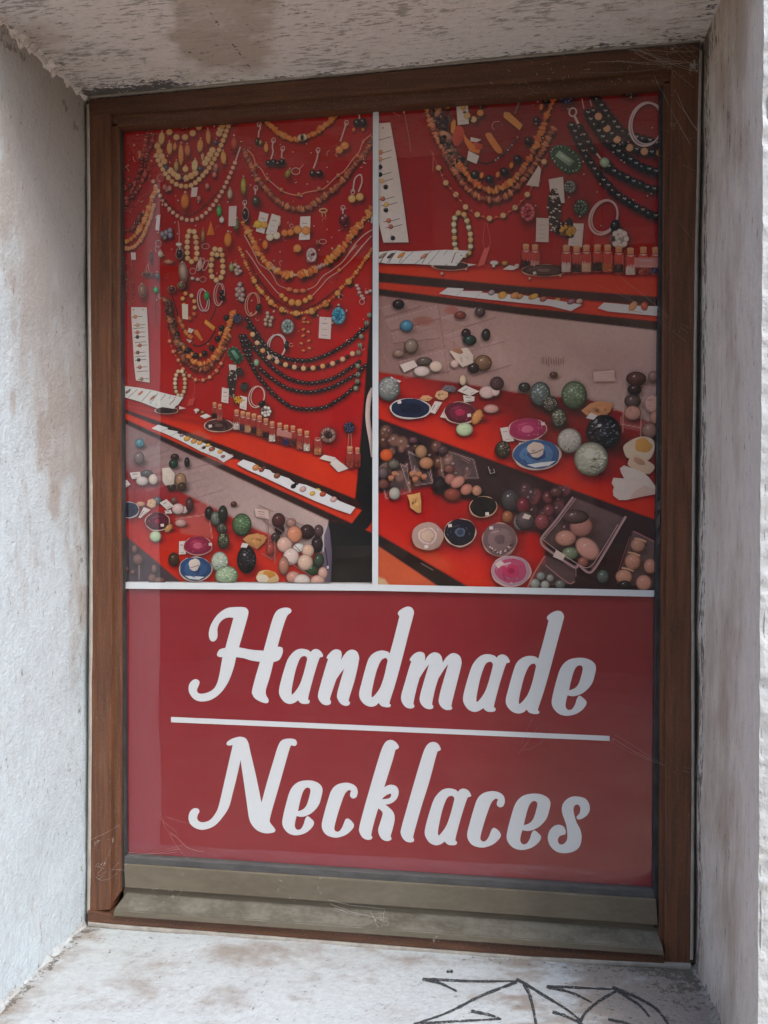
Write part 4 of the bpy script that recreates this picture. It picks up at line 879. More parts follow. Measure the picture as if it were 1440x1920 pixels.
for x, y, r in ((455, 487, 26), (492, 520, 26), (552, 550, 35), (615, 556, 35), (683, 532, 28), (728, 503, 28), (250, 258, 12), (1010, 240, 18)): bead(A, x, y, r, (184, 128, 62))
fin(A)
necklace([dict(p=[(130, 130), (200, 270), (280, 390), (350, 480), (450, 560), (560, 610), (680, 610), (800, 560), (900, 490), (980, 420)], r=8, c=[(92, 24, 26), (74, 18, 22)], step=17)])
necklace([dict(p=[(45, 20), (75, 90), (105, 170), (140, 250), (190, 345), (235, 420), (262, 450), (310, 500), (350, 550), (410, 595), (455, 620), (500, 638), (550, 655), (595, 657), (640, 655), (700, 642), (745, 635), (800, 605), (878, 562), (930, 520), (993, 462), (1040, 400), (1098, 350), (1165, 270), (1200, 220), (1250, 150), (1290, 90), (1325, 35)], r=18, c=AMBER, step=27, jit=.8, disc=.75)] + [dict(p=[(x, y), (x + 1, y)], r=r, c=(186, 134, 66), step=9) for x, y, r in ((190, 345, 27), (262, 450, 25), (350, 550, 31), (455, 620, 30), (595, 657, 31), (745, 635, 35), (878, 562, 35), (993, 462, 29), (1098, 350, 33))])
A = new('printed_bangle'); oval(A, 165, 570, 62, 112, .1, 9, (182, 134, 112)); oval(A, 182, 565, 60, 108, .1, 8, (176, 130, 108)); bead(A, 232, 600, 26, (40, 46, 36), 42, .3); fin(A)
A = new('printed_bangle'); oval(A, 400, 978, 86, 116, .15, 11, (190, 174, 168)); oval(A, 415, 970, 80, 112, .15, 9, (184, 166, 160)); bead(A, 502, 965, 22, (36, 44, 38), 46, .1); fin(A)
A = new('printed_bangle'); oval(A, 212, 1462, 74, 104, .2, 10, (188, 160, 150)); oval(A, 225, 1456, 66, 96, .2, 8, (180, 150, 142)); bead(A, 265, 1525, 40, (28, 26, 24), 26, -.5); fin(A)
A = new('printed_earring')
for x, y in ((300, 720), (345, 732), (318, 655), (320, 690), (300, 760), (345, 768), (360, 700)): bead(A, x, y, 20, (140, 122, 106))
for x, y in ((30, 220), (45, 260), (20, 260), (55, 370), (40, 420), (75, 420), (60, 470), (35, 460), (60, 515), (85, 480)): bead(A, x, y, 20, (136, 112, 108))
for x, y in ((1180, 390), (1195, 420), (1205, 455), (1225, 490), (1240, 512), (1275, 455), (1310, 440)): bead(A, x, y, 22, (156, 128, 122), 17)
oval(A, 1228, 545, 24, 26, 0, 7, (160, 130, 124)); fin(A)
A = new('printed_brooch'); brooch(A, 512, 785, 60, (92, 104, 102), 20, (120, 128, 124), 76, (96, 110, 104)); fin(A)
A = new('printed_brooch'); brooch(A, 1003, 680, 66, (42, 96, 112), 16, (70, 120, 134), 90, (30, 104, 128)); bead(A, 985, 660, 30, (36, 112, 136), 44, sh=0); fin(A)
A = new('printed_price_card'); card(A, [(820, 690), (935, 697), (925, 906), (810, 895)], (192, 174, 168), 3); dab(A, 878, 712, 5, 6, (90, 70, 66)); fin(A)
A = new('printed_earring')
for x, y in ((670, 708), (668, 740), (664, 812), (662, 872), (645, 946), (664, 1015), (708, 742), (712, 835), (716, 920), (722, 992)): bead(A, x, y, 20, (186, 118, 64), 12, rng.uniform(-.6, .6))
line(A, [(668, 700), (662, 860), (660, 1010)], 4, (120, 50, 44)); line(A, [(710, 735), (716, 990)], 4, (120, 50, 44)); fin(A)
BL = dict(c=BLACK, glint=True, hi=.8)
for pts, st in (([(120, 710), (160, 770), (190, 830), (235, 895), (285, 955), (340, 1020), (400, 1055), (470, 1085), (560, 1105), (650, 1112), (720, 1110), (800, 1090), (880, 1060), (950, 1025), (1050, 970), (1130, 915), (1200, 850), (1270, 790)], 44), ([(95, 880), (150, 950), (200, 1000), (250, 1060), (300, 1112), (350, 1165), (420, 1222), (500, 1275), (580, 1305), (670, 1326), (760, 1329), (860, 1310), (950, 1285), (1040, 1235), (1130, 1175), (1200, 1125)], 45), ([(250, 1195), (325, 1260), (380, 1300), (440, 1340), (500, 1375), (580, 1400), (660, 1413), (740, 1416), (810, 1405), (890, 1385), (960, 1360), (1040, 1320), (1110, 1280), (1180, 1240), (1260, 1165)], 45), ([(60, 880), (80, 950), (110, 1040), (150, 1120), (190, 1200), (240, 1280), (300, 1350), (350, 1410), (410, 1465), (470, 1512), (550, 1560), (640, 1577), (720, 1580), (830, 1570), (910, 1545), (960, 1512), (1050, 1458), (1130, 1390), (1190, 1330)], 47)):
    necklace([dict(p=pts, r=24, step=st, **BL)])
necklace([dict(p=[(85, 880), (115, 940), (140, 1000), (150, 1060)], r=24, step=42, **BL), dict(p=[(130, 790), (180, 800), (230, 880), (250, 960)], r=22, step=46, **BL)])
A = new('printed_necklace'); cb = [(175, 860), (220, 940), (272, 1015), (335, 1080), (410, 1122), (492, 1152), (577, 1175), (665, 1187), (757, 1183), (850, 1166), (945, 1140), (1042, 1098), (1137, 1045)]
for (x, y), (x2, y2) in zip(cb[:-1], cb[1:]): bead(A, (x + x2) / 2, (y + y2) / 2 + 4, 21, BLACK)
for x, y in cb: bead(A, x, y, 26, [(196, 156, 110), (190, 140, 84), (186, 150, 118)])
bead(A, 212, 1132, 27, (110, 134, 108), 36); fin(A)
A = new('printed_necklace')
for x, y in ((1300, 675), (1275, 750), (1222, 880), (1210, 965), (1195, 1035), (1190, 1165), (1190, 1245), (1184, 1312), (1170, 1380)): bead(A, x, y, 25, (104, 104, 88), 27); line(A, [(x - 4, y - 24), (x - 4, y + 22)], 6, (54, 56, 48))
fin(A)
A = new('printed_cable'); line(A, [(1338, 1380), (1300, 1470), (1285, 1600), (1290, 1720), (1320, 1900), (1338, 2040)], 46, (190, 168, 160)); fin(A)

crop(200, 460, 5.143)
A = new('printed_chain')
for p in ([(190, 130), (205, 300), (195, 500), (225, 570)], [(240, 150), (258, 330), (255, 540)], [(170, 120), (180, 260), (200, 420)]): line(A, p, 8, (112, 52, 44)); string(A, p, 9, [(128, 74, 56), (96, 44, 40)], 22, jit=1, sh=.2)
line(A, [(476, 470), (472, 620), (478, 780)], 7, (92, 40, 44)); line(A, [(620, 450), (650, 540), (680, 640), (690, 690)], 12, (58, 36, 36)); line(A, [(1062, 580), (1040, 650), (1000, 730)], 12, (60, 44, 42)); line(A, [(1050, 830), (980, 930), (900, 972), (830, 960)], 14, (58, 36, 36)); fin(A)
A = new('printed_earring')
for x, y, rx, ry, c in ((390, 282, 42, 22, (74, 34, 34)), (490, 297, 26, 36, (76, 66, 68)), (435, 118, 14, 56, (62, 48, 46)), (345, 436, 32, 60, (112, 80, 66)), (522, 85, 26, 36, (146, 130, 120)), (705, 85, 32, 46, (44, 28, 30)), (740, 258, 36, 88, (128, 110, 98)), (720, 388, 32, 30, (84, 80, 50)), (900, 190, 26, 62, (150, 120, 112)), (600, 160, 38, 18, (150, 100, 74)), (1205, 215, 24, 44, (110, 112, 70)), (630, 425, 34, 28, (74, 40, 38))): drop(A, x, y, rx, ry, c, rng.uniform(-.1, .1), (132, 104, 96) if rx > 27 else None)
line(A, [(380, 250), (400, 180), (412, 250)], 6, (140, 100, 90)); drop(A, 475, 430, 20, 27, (40, 140, 72), 0, (60, 90, 66)); oval(A, 832, 250, 28, 28, 0, 6, (150, 116, 110)); oval(A, 905, 185, 26, 66, .5, 7, (158, 128, 124)); oval(A, 955, 195, 20, 54, .4, 7, (158, 128, 124)); oval(A, 930, 330, 30, 26, 0, 6, (150, 112, 104))
for x, y in ((1240, 190), (1270, 210), (1250, 240), (1290, 250), (1260, 275), (830, 320), (880, 330)): bead(A, x, y, 22, (150, 128, 120), 17)
fin(A)
A = new('printed_price_card'); card(A, [(236, 70), (282, 72), (284, 142), (240, 140)], (178, 166, 162)); fin(A)
A = new('printed_card_strip'); shape(A, [(240, 597), (390, 600), (400, 800), (412, 1100), (417, 1325), (285, 1302), (268, 1160), (252, 880), (240, 680)], (186, 178, 172), .12, .5)
for y, x, c in ((690, 278, (176, 112, 62)), (770, 300, (168, 124, 86)), (800, 296, (150, 96, 60)), (840, 300, (150, 92, 62)), (885, 300, (34, 22, 22)), (935, 310, (184, 148, 98)), (966, 322, (138, 74, 44)), (1035, 303, (100, 62, 44)), (1072, 312, (178, 156, 70)), (1106, 312, (36, 22, 22)), (1176, 322, (138, 82, 54)), (1216, 330, (110, 72, 54)), (1290, 340, (120, 90, 72))):
    line(A, [(x - 35, y + 6), (x, y), (x + 72, y - 4)], 6, (84, 66, 62), False); bead(A, x, y, 19, c, sh=0)
dab(A, 262, 622, 8, 5, (80, 60, 58), .6); dab(A, 352, 622, 8, 5, (80, 60, 58), -.6); fin(A)
necklace([dict(p=[(1047, 38), (1090, 38), (1113, 85), (1119, 145), (1123, 202), (1122, 262), (1100, 318), (1060, 338), (1022, 310), (1008, 257), (1009, 200), (1015, 142), (1022, 85)], r=27, c=CREAM, step=54, loop=True), dict(p=[(1064, 92), (1066, 93)], r=25, c=CREAM, step=20)], 'printed_bracelet')
A = new('printed_bracelet'); string(A, [(747, 575), (735, 517), (752, 468), (792, 477), (833, 497), (848, 550), (850, 612), (842, 675), (803, 705)], 22, AMBER[2:] + CREAM[:2], 56); card(A, [(728, 568), (787, 570), (787, 717), (733, 710)], (190, 180, 165)); bead(A, 757, 632, 20, (176, 156, 60), 30, sh=0); bead(A, 757, 690, 14, (186, 168, 90), sh=0); bead(A, 755, 600, 12, (60, 50, 36), sh=0); fin(A)
A = new('printed_bangle'); oval(A, 925, 528, 48, 108, -.05, 9, (176, 146, 146)); oval(A, 945, 532, 44, 104, -.15, 8, (184, 158, 156)); drop(A, 967, 490, 22, 40, (36, 116, 62), 0, (120, 120, 104), False); fin(A)
A = new('printed_bangle'); oval(A, 1080, 475, 44, 108, .05, 9, (176, 140, 134)); oval(A, 1096, 470, 40, 100, .1, 7, (166, 130, 126)); bead(A, 1110, 455, 27, BLACK); bead(A, 1113, 508, 30, (44, 26, 28)); fin(A)
A = new('printed_brooch')
for x, y in ((1285, 380), (1260, 425), (1310, 430), (1285, 445), (1260, 480), (1312, 480), (1290, 515), (1310, 525)): bead(A, x, y, 23, (138, 116, 110))
fin(A)
necklace([dict(p=[(582, 520), (605, 600), (625, 700), (645, 800), (690, 910), (760, 1005), (830, 1050)], r=30, c=DARK, step=15, jit=2.4, disc=.55), dict(p=[(560, 500), (585, 640), (620, 760), (660, 880), (700, 950)], r=16, c=DARK + BROWN, step=12, jit=3, disc=.5)])
necklace([dict(p=[(600, 690), (640, 830), (690, 980), (740, 1090), (800, 1152), (850, 1190), (910, 1202), (980, 1180), (1050, 1110), (1100, 1030), (1150, 940), (1190, 870)], r=27, c=BROWN, step=17, jit=1, disc=.45)])
necklace([dict(p=[(695, 690), (725, 760), (770, 850), (820, 890)], r=20, c=AMBER[:2] + BROWN[:1], step=20, jit=1, disc=.6), dict(p=[(780, 1060), (830, 1112), (890, 1142), (960, 1132), (1020, 1090), (1070, 1030), (1110, 940), (1150, 850), (1190, 740), (1235, 630)], r=27, c=AMBER[:4], step=18, jit=1, disc=.5)])
A = new('printed_necklace')
for x, y in ((785, 1020), (865, 1066), (945, 1042), (1018, 992), (1072, 902), (1112, 800), (1157, 700)): bead(A, x, y, 30, BLACK)
for x, y in ((825, 1052), (908, 1058), (745, 985), (1092, 850)): bead(A, x, y, 14, AMBER[0], 20)
fin(A)
A = new('printed_pendants'); shape(A, [(955, 715), (1050, 790), (1032, 826), (945, 752)], (190, 134, 52), .4); shape(A, [(850, 815), (880, 820), (932, 912), (915, 926), (845, 845)], (178, 108, 44), .3); card(A, [(795, 797), (845, 815), (820, 850), (782, 835)], (170, 160, 150)); card(A, [(770, 905), (830, 920), (800, 945)], (160, 140, 132)); fin(A)
A = new('printed_necklace'); pk = [(598, 830), (610, 925), (645, 1025), (693, 1108), (738, 1195), (800, 1258), (858, 1297), (932, 1300), (995, 1272), (1062, 1210), (1105, 1140), (1150, 1040)]
line(A, pk, 7, (150, 66, 54), True, .3)
for x, y in pk[1:-1]: bead(A, x, y, 19, [(196, 142, 108), (188, 122, 90)])
for (x, y), (x2, y2) in zip(pk[1:-2], pk[2:-1]): bead(A, (x + x2) / 2, (y + y2) / 2, 10, (172, 84, 58))
line(A, [(845, 1310), (850, 1400), (830, 1470)], 5, (150, 70, 62)); card(A, [(800, 1482), (858, 1470), (832, 1545), (778, 1545)], (160, 62, 58)); fin(A)
A = new('printed_bracelet'); string(A, wobble(710, 1332, 48, 124, 0, 14, 0), 20, [(196, 166, 128), (160, 140, 110), (188, 176, 150)], 40, loop=True); fin(A)
A = new('printed_brooch'); shape(A, [(1168, 1020), (1200, 985), (1260, 992), (1318, 1070), (1308, 1112), (1262, 1148), (1185, 1075)], (40, 66, 52), .3, .5); shape(A, [(1200, 1020), (1232, 1010), (1285, 1080), (1255, 1105)], (86, 116, 98), .5, 0)
for x, y in ((1172, 1030), (1185, 1000), (1220, 985), (1255, 992), (1285, 1025), (1310, 1060), (1312, 1098), (1285, 1130), (1240, 1135), (1205, 1100), (1180, 1062)): bead(A, x, y, 12, (62, 90, 72), sh=0)
fin(A)
A = new('printed_tassel'); card(A, [(1180, 1150), (1252, 1155), (1256, 1305), (1195, 1290)], (182, 170, 164)); shape(A, [(1185, 1200), (1240, 1205), (1255, 1300), (1240, 1400), (1225, 1480), (1185, 1440), (1162, 1290)], (56, 46, 44), 0, .4)
for k in range(44): u = rng.random(); bead(A, 1208 + rng.uniform(-38, 38) * (1 - abs(u - .45)), 1205 + 260 * u, 9, (176, 160, 150) if (k % 3 == 0 or u < .2) else (46, 38, 38), 6, sh=0)
fin(A)
for q, t in (([(1115, 1370), (1182, 1385), (1175, 1525), (1108, 1510)], 3), ([(1290, 1450), (1358, 1465), (1350, 1590), (1285, 1570)], 2)): A = new('printed_price_card'); card(A, q, (190, 176, 170), t); fin(A)
A = new('printed_brooch'); brooch(A, 1270, 1490, 46, (184, 138, 36), 9, None, 34); fin(A)
for x, y, r, c in ((1282, 1222, 40, (52, 46, 44)), (1330, 1362, 40, (58, 58, 54)), (1262, 708, 46, (56, 58, 74))): A = new('printed_brooch'); brooch(A, x, y, r, c, 10); fin(A)
A = new('printed_bracelet_cards'); shape(A, [(140, 1352), (320, 1375), (460, 1400), (610, 1440), (742, 1468), (690, 1540), (560, 1600), (330, 1510), (140, 1455)], (190, 188, 184), .12, .6)
for x0, y0, x1, y1 in ((230, 1385, 150, 1440), (300, 1390, 210, 1470), (430, 1405, 340, 1505), (500, 1425, 420, 1530), (570, 1440, 480, 1545), (620, 1455, 540, 1575)): line(A, [(x0, y0), (x1, y1)], 5, (92, 84, 84), False)
for x, y, c in ((330, 1425, AMBER[1]), (445, 1470, (160, 100, 60)), (640, 1490, (84, 40, 34)), (210, 1410, (100, 90, 80))): bead(A, x, y, 30, c, 12, -.7, sh=0); line(A, [(x - 30, y + 34), (x + 34, y - 30)], 5, (80, 50, 44), False)
fin(A)

crop(200, 740, 5.0536)
A = new('printed_agate_plate'); agate(A, 570, 150, 104, 32, [(1, (60, 46, 44)), (.6, (48, 36, 36))], (190, 150, 130)); fin(A)
A = new('printed_bracelet_cards'); shape(A, [(480, 60), (720, 20), (640, 135), (480, 110)], (186, 184, 180), .1, .2); line(A, [(650, 40), (600, 95)], 6, (84, 40, 34)); card(A, [(690, 110), (755, 130), (690, 140)], (190, 180, 176)); fin(A)
A = new('printed_agate_plate'); agate(A, 1065, 292, 132, 58, [(1, (70, 48, 48)), (.7, (56, 38, 40)), (.3, (92, 70, 66))], (186, 156, 140), 0, (985, 300)); fin(A)
A = new('printed_trinkets'); bead(A, 855, 148, 28, (196, 180, 172), 16); bead(A, 850, 168, 10, (190, 170, 160), 12); bead(A, 912, 168, 22, (120, 92, 44), 14); card(A, [(885, 205), (945, 180), (992, 205), (935, 230)], (194, 186, 182)); fin(A)
for x, t, f in ((1025, 72, (60, 34, 34)), (1075, 88, (150, 90, 80))): A = new('printed_bottle'); bottle(A, x, t, 54, 160, f); fin(A)
A = new('printed_ring_cards'); shape(A, [(430, 320), (490, 285), (585, 315), (575, 330), (680, 350), (665, 365), (735, 385), (1080, 520), (1205, 585), (1110, 642), (1050, 600), (900, 540), (690, 430), (560, 370)], (196, 194, 192), .1, .45)
for x, y, rx, c in ((765, 418, 34, (180, 136, 54)), (830, 442, 32, (172, 124, 58)), (885, 458, 28, (180, 136, 60)), (962, 480, 24, (186, 150, 60)), (925, 502, 20, (190, 150, 60)), (1000, 516, 32, (128, 74, 58)), (1080, 540, 28, (184, 136, 70)), (1105, 585, 22, (110, 74, 84)), (1182, 580, 26, (130, 100, 92)), (715, 385, 22, (120, 104, 112))): bead(A, x, y, rx, c, rx * .7, -.3)
for x0, y0, x1, y1 in ((585, 318, 520, 350), (680, 355, 610, 392), (850, 440, 800, 480), (930, 480, 880, 520), (1020, 520, 960, 560)): line(A, [(x0, y0), (x1, y1)], 4, (140, 130, 130), False)
fin(A)
A = new('printed_ring_cards'); shape(A, [(1240, 660), (1300, 620), (1420, 660), (1420, 735), (1380, 730), (1290, 690)], (196, 194, 192), .1, .4); fin(A)
A = new('printed_stone'); ball(A, 317, 460, 42, 44, (66, 112, 122), 30, (110, 150, 156)); fin(A)
pan.ell(200 + 425 / 5.0536, 740 + 440 / 5.0536, 14, 8, (120, 88, 86), .7)
for x, y, rx, ry, c in ((310, 600, 50, 62, (106, 92, 90)), (385, 745, 56, 32, (80, 76, 74)), (650, 592, 40, 34, (48, 34, 32)), (637, 656, 45, 42, (36, 58, 46)), (765, 640, 27, 48, (32, 28, 28)), (340, 818, 58, 44, (180, 166, 162)), (445, 802, 44, 52, (188, 172, 160)), (705, 812, 55, 72, (128, 100, 80)), (620, 876, 42, 36, (56, 44, 38)), (716, 872, 42, 42, (66, 50, 36)), (325, 1036, 46, 25, (176, 130, 100)), (485, 1002, 50, 36, (88, 82, 86)), (740, 1092, 34, 36, (176, 152, 150)), (680, 1082, 60, 52, (180, 156, 154)), (705, 1216, 56, 36, (166, 130, 124)), (790, 1040, 40, 70, (70, 44, 46)), (1208, 1036, 30, 26, (84, 50, 44)), (640, 1560, 52, 66, (66, 54, 42)), (640, 1000, 30, 30, (100, 70, 62))):
    A = new('printed_stone'); ball(A, x, y, rx, ry, c, 12); fin(A)
A = new('printed_shell'); rock(A, [(530, 700), (600, 690), (650, 750), (640, 850), (560, 860), (535, 820)], (184, 172, 162), 10); fin(A)
A = new('printed_stone'); rock(A, [(385, 1050), (395, 1000), (440, 985), (470, 1010), (465, 1060), (430, 1075)], (186, 152, 122)); fin(A)
for q in ([(222, 740), (320, 730), (330, 790), (245, 800)], [(150, 830), (195, 805), (230, 850), (180, 885)], [(505, 1025), (570, 990), (640, 1055), (575, 1090)], [(305, 1165), (355, 1065), (420, 1090), (325, 1168)], [(555, 1100), (610, 1090), (625, 1125), (560, 1128)], [(690, 1390), (745, 1385), (755, 1510), (688, 1515)]):
    A = new('printed_price_card'); card(A, q, (190, 180, 176), 2); fin(A)
A = new('printed_agate_plate'); agate(A, 215, 1090, 92, 72, [(1, (40, 48, 70)), (.6, (34, 40, 58))], (190, 184, 184)); fin(A)
A = new('printed_agate_plate'); agate(A, 485, 1200, 112, 84, [(1, (74, 32, 46)), (.75, (88, 30, 48)), (.25, (128, 36, 60))], (192, 160, 150), 0, (530, 1238), 1.06); fin(A)
A = new('printed_stone'); ball(A, 590, 1266, 50, 28, (164, 124, 78), 20, None, -.9); ball(A, 467, 1342, 56, 52, (164, 180, 148), 8); fin(A)
A = new('printed_agate_plate'); agate(A, 867, 1430, 130, 86, [(1, (118, 34, 62)), (.65, (134, 38, 72)), (.35, (168, 84, 104))], (190, 150, 148), 0, (985, 1418), 1.05); fin(A)
A = new('printed_agate_plate'); agate(A, 845, 1650, 150, 112, [(1, (44, 70, 104)), (.7, (56, 84, 120)), (.3, (40, 62, 96))], (186, 168, 156), 0, None, 1.06); shape(A, [(745, 1715), (930, 1725), (880, 1752), (790, 1745)], (186, 188, 190), 0, 0); shape(A, wobble(835, 1610, 52, 60, .3, 20, .1), (190, 178, 170), .3, 0); line(A, [(800, 1640), (880, 1615)], 7, (120, 100, 94)); dab(A, 770, 1570, 30, 24, (160, 170, 180)); fin(A)
for x, y, rx, ry, c, v, vc in ((975, 1120, 42, 62, (44, 40, 38), 20, None), (1035, 1172, 46, 70, (86, 92, 84), 40, (120, 126, 112)), (1105, 1130, 46, 82, (46, 50, 44), 40, None), (1095, 1265, 52, 52, (62, 62, 54), 60, (110, 110, 96)), (1110, 1382, 56, 78, (60, 64, 52), 80, (120, 122, 100)), (1285, 1230, 92, 106, (76, 96, 70), 90, (96, 118, 88)), (1075, 1582, 82, 96, (152, 160, 146), 80, (176, 180, 166)), (1140, 1716, 110, 96, (132, 150, 124), 90, (166, 180, 152))):
    A = new('printed_stone_ball'); ball(A, x, y, rx, ry, c, v, vc); fin(A)
A = new('printed_stone'); rock(A, [(1295, 1370), (1340, 1335), (1420, 1315), (1500, 1330), (1500, 1400), (1420, 1460), (1340, 1420)], (160, 116, 72), 22); fin(A)
A = new('printed_stone_ball'); ball(A, 1330, 1562, 92, 130, (42, 40, 42), 40, (80, 78, 80)); shape(A, [(1272, 1445), (1290, 1402), (1345, 1415), (1330, 1450)], (196, 190, 188), 0, 0); fin(A)
for x, y, rx, ry in ((270, 1462, 28, 42), (302, 1560, 52, 54), (455, 1650, 28, 46), (252, 1680, 22, 22), (435, 1742, 42, 50), (505, 1762, 60, 36), (190, 1650, 26, 26)): 
    A = new('printed_stone'); ball(A, x, y, rx, ry, (112, 84, 78), 6, None, 0, False, .2); fin(A)
pan.line([(200 + 300 / 5.05, 740 + 1520 / 5.05), (200 + 312 / 5.05, 740 + 1750 / 5.05)], 1.6, (160, 140, 136), .6)

crop(440, 740, 5.0536)
fl = [(186, 168, 160), (66, 52, 60), (172, 130, 96), (58, 40, 44), (140, 84, 56), (52, 36, 40), (196, 184, 172), (104, 44, 38), (52, 48, 86), (86, 52, 48), (150, 88, 70), (190, 176, 160)]
for (x, t), f in zip(((22, 140), (80, 155), (130, 166), (186, 178), (240, 195), (299, 222), (358, 252), (429, 265), (490, 286), (556, 292), (620, 323), (686, 341)), fl): A = new('printed_bottle'); bottle(A, x, t, 64, 198, f); fin(A)
A = new('printed_price_card'); card(A, [(405, 325), (545, 362), (540, 415), (400, 385)], (150, 104, 98)); fin(A)
for x, t, w, h, f, ck in ((790, 375, 74, 200, (164, 108, 74), False), (1165, 498, 60, 190, (120, 50, 40), True), (1094, 490, 78, 210, (132, 60, 48), True)): A = new('printed_bottle'); bottle(A, x, t, w, h, f, ck); fin(A)
A = new('printed_leaflet'); shape(A, [(805, 607), (850, 570), (962, 597), (925, 640)], (196, 186, 180), .1, .4); shape(A, [(962, 605), (1082, 700), (985, 735), (905, 655)], (190, 182, 176), .1, .4); fin(A)
A = new('printed_brooch'); brooch(A, 890, 385, 74, (52, 34, 34), 16, (120, 92, 84)); fin(A)
A = new('printed_brooch'); brooch(A, 1087, 312, 52, (54, 54, 74), 9); line(A, [(1085, 370), (1075, 500)], 7, (160, 110, 90)); line(A, [(1105, 370), (1110, 490)], 7, (150, 100, 84)); fin(A)
A = new('printed_brooch'); brooch(A, 302, 160, 50, (186, 176, 168), 7, (196, 188, 180), 54); fin(A)
A = new('printed_ring_cards'); shape(A, [(25, 655), (85, 615), (190, 650), (205, 675), (340, 718), (360, 740), (520, 795), (560, 830), (680, 855), (870, 935), (1000, 1010), (1145, 1068), (1098, 1132), (960, 1085), (750, 1000), (540, 905), (300, 790), (120, 710)], (206, 204, 206), .08, .5)
for x, y, rx, c in ((205, 692, 36, (176, 118, 62)), (258, 712, 28, (128, 56, 44)), (285, 692, 20, (90, 50, 44)), (405, 768, 34, (112, 74, 46)), (560, 868, 28, (34, 26, 28)), (590, 840, 22, (44, 34, 34)), (650, 896, 34, (170, 136, 130)), (740, 936, 28, (190, 156, 62)), (790, 910, 30, (192, 160, 60)), (838, 942, 32, (146, 66, 40)), (940, 992, 34, (176, 140, 134))): bead(A, x, y, rx, c, rx * .8, -.4)
fin(A)
A = new('printed_stone_slab'); shape(A, [(835, 1290), (885, 1215), (905, 1290), (925, 1500), (915, 1800), (850, 1800), (838, 1560)], (92, 82, 96), .3, 0); shape(A, [(832, 1290), (885, 1215), (880, 1250), (850, 1330), (850, 1480), (836, 1500)], (170, 158, 158), 0, 0); line(A, [(860, 1450), (880, 1600), (870, 1720)], 10, (40, 36, 50)); dab(A, 885, 1635, 12, 16, (176, 176, 190)); fin(A)
pan.line([(440 + 270 / 5.05, 740 + 1190 / 5.05), (440 + 680 / 5.05, 740 + 1530 / 5.05)], 2, (110, 80, 76), .8); pan.poly([(504, 978), (518, 980), (518, 1052), (504, 1045)], (150, 120, 116), .35, 2)
for x, y, rx, ry, c in ((430, 1275, 46, 50, (44, 30, 32)), (420, 1190, 64, 70, (72, 40, 40)), (540, 1215, 48, 46, (140, 106, 98)), (390, 1350, 44, 44, (64, 52, 50)), (800, 1290, 46, 60, (80, 60, 60)), (690, 1300, 72, 72, (58, 40, 42)), (785, 1420, 56, 80, (46, 34, 38)), (800, 1570, 52, 70, (58, 68, 56)), (740, 1660, 60, 50, (46, 70, 44)), (570, 1325, 74, 82, (184, 124, 98)), (478, 1420, 76, 76, (190, 154, 140)), (612, 1450, 58, 44, (186, 182, 178)), (698, 1478, 58, 66, (190, 158, 138)), (540, 1532, 76, 82, (196, 176, 168)), (672, 1588, 74, 78, (190, 162, 144)), (470, 1620, 50, 90, (150, 106, 90)), (345, 1460, 40, 70, (140, 60, 52)), (840, 1690, 46, 60, (176, 140, 128)), (560, 1730, 70, 60, (176, 130, 116)), (790, 1765, 70, 56, (188, 150, 136)), (642, 1765, 82, 66, (196, 182, 174))):
    A = new('printed_stone_ball'); ball(A, x, y, rx, ry, c, 10, None, 0, True, .3); fin(A)
A = new('printed_display_box'); 
for p in ([(270, 1190), (440, 1285), (650, 1510)], [(230, 1045), (370, 1110)], [(380, 1380), (385, 1600)], [(320, 1100), (325, 1500)], [(480, 1160), (660, 1240)], [(260, 1500), (360, 1560)], [(480, 1560), (740, 1725)]): line(A, p, 7, (126, 98, 94), False)
fin(A)
A = new('printed_price_card'); card(A, [(195, 1078), (322, 1095), (332, 1182), (205, 1155)], (182, 156, 148), 3, .2); fin(A)
A = new('printed_stone'); rock(A, [(80, 1370), (130, 1330), (220, 1312), (312, 1350), (280, 1405), (215, 1465), (150, 1400)], (168, 122, 76), 22); fin(A)
A = new('printed_shell'); shape(A, wobble(315, 1730, 108, 68, .1, 24, .05), (190, 162, 120), .3, .4); shape(A, wobble(330, 1700, 60, 34, .1, 20, .08), (176, 124, 50), .2, 0); shape(A, wobble(270, 1745, 55, 44, .1, 20, .08), (196, 184, 168), .1, 0); fin(A)
pan.build('printed_wall_and_shelves', lp)
# ---------------------------------------------------------------- right photograph
rp = link('right_photo', None, poster); PART[0] = rp
QR = [(711, 198), (1243, 155), (1229, 1107), (709.5, 1098)]
pan = Panel(QR, 280, 480); PANEL[0] = pan
CLIP[0] = (710.5, 1243, lambda x: 200.5 - (x - 711) * 43 / 532, lambda x: 1098 + (x - 711) * 0.0165)
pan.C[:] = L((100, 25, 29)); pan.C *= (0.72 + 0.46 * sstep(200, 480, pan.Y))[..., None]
pan.poly([(990, 150), (1250, 140), (1250, 470), (1080, 400)], (70, 20, 36), .35, 40)
pan.ell(930, 250, 90, 90, (60, 18, 30), .4, .6)
pan.poly([(708, 492), (894, 494), (970, 503), (1240, 516), (1240, 557), (980, 537), (708, 511)], (154, 56, 36), 1, 1.5)
pan.poly([(708, 490), (894, 492), (970, 501), (1240, 512), (1240, 522), (970, 510), (708, 498)], (60, 18, 18), .5, 6)
pan.poly([(708, 511), (980, 537), (1240, 557), (1240, 576), (980, 552), (840, 541), (708, 529)], (46, 34, 33))
pan.poly([(708, 529), (840, 541), (980, 556), (1240, 576), (1240, 603.5), (980, 576), (708, 541)], (150, 56, 42))
pan.poly([(708, 541), (980, 576), (1240, 603.5), (1240, 622), (980, 591.5), (708, 554)], (42, 33, 31))
pan.poly([(708, 554), (980, 591), (1240, 621), (1240, 800), (1100, 748), (1000, 742), (880, 722), (708, 698)], (116, 92, 88), 1, 1.5, (760, 640, 1100, 690, (132, 112, 106)))
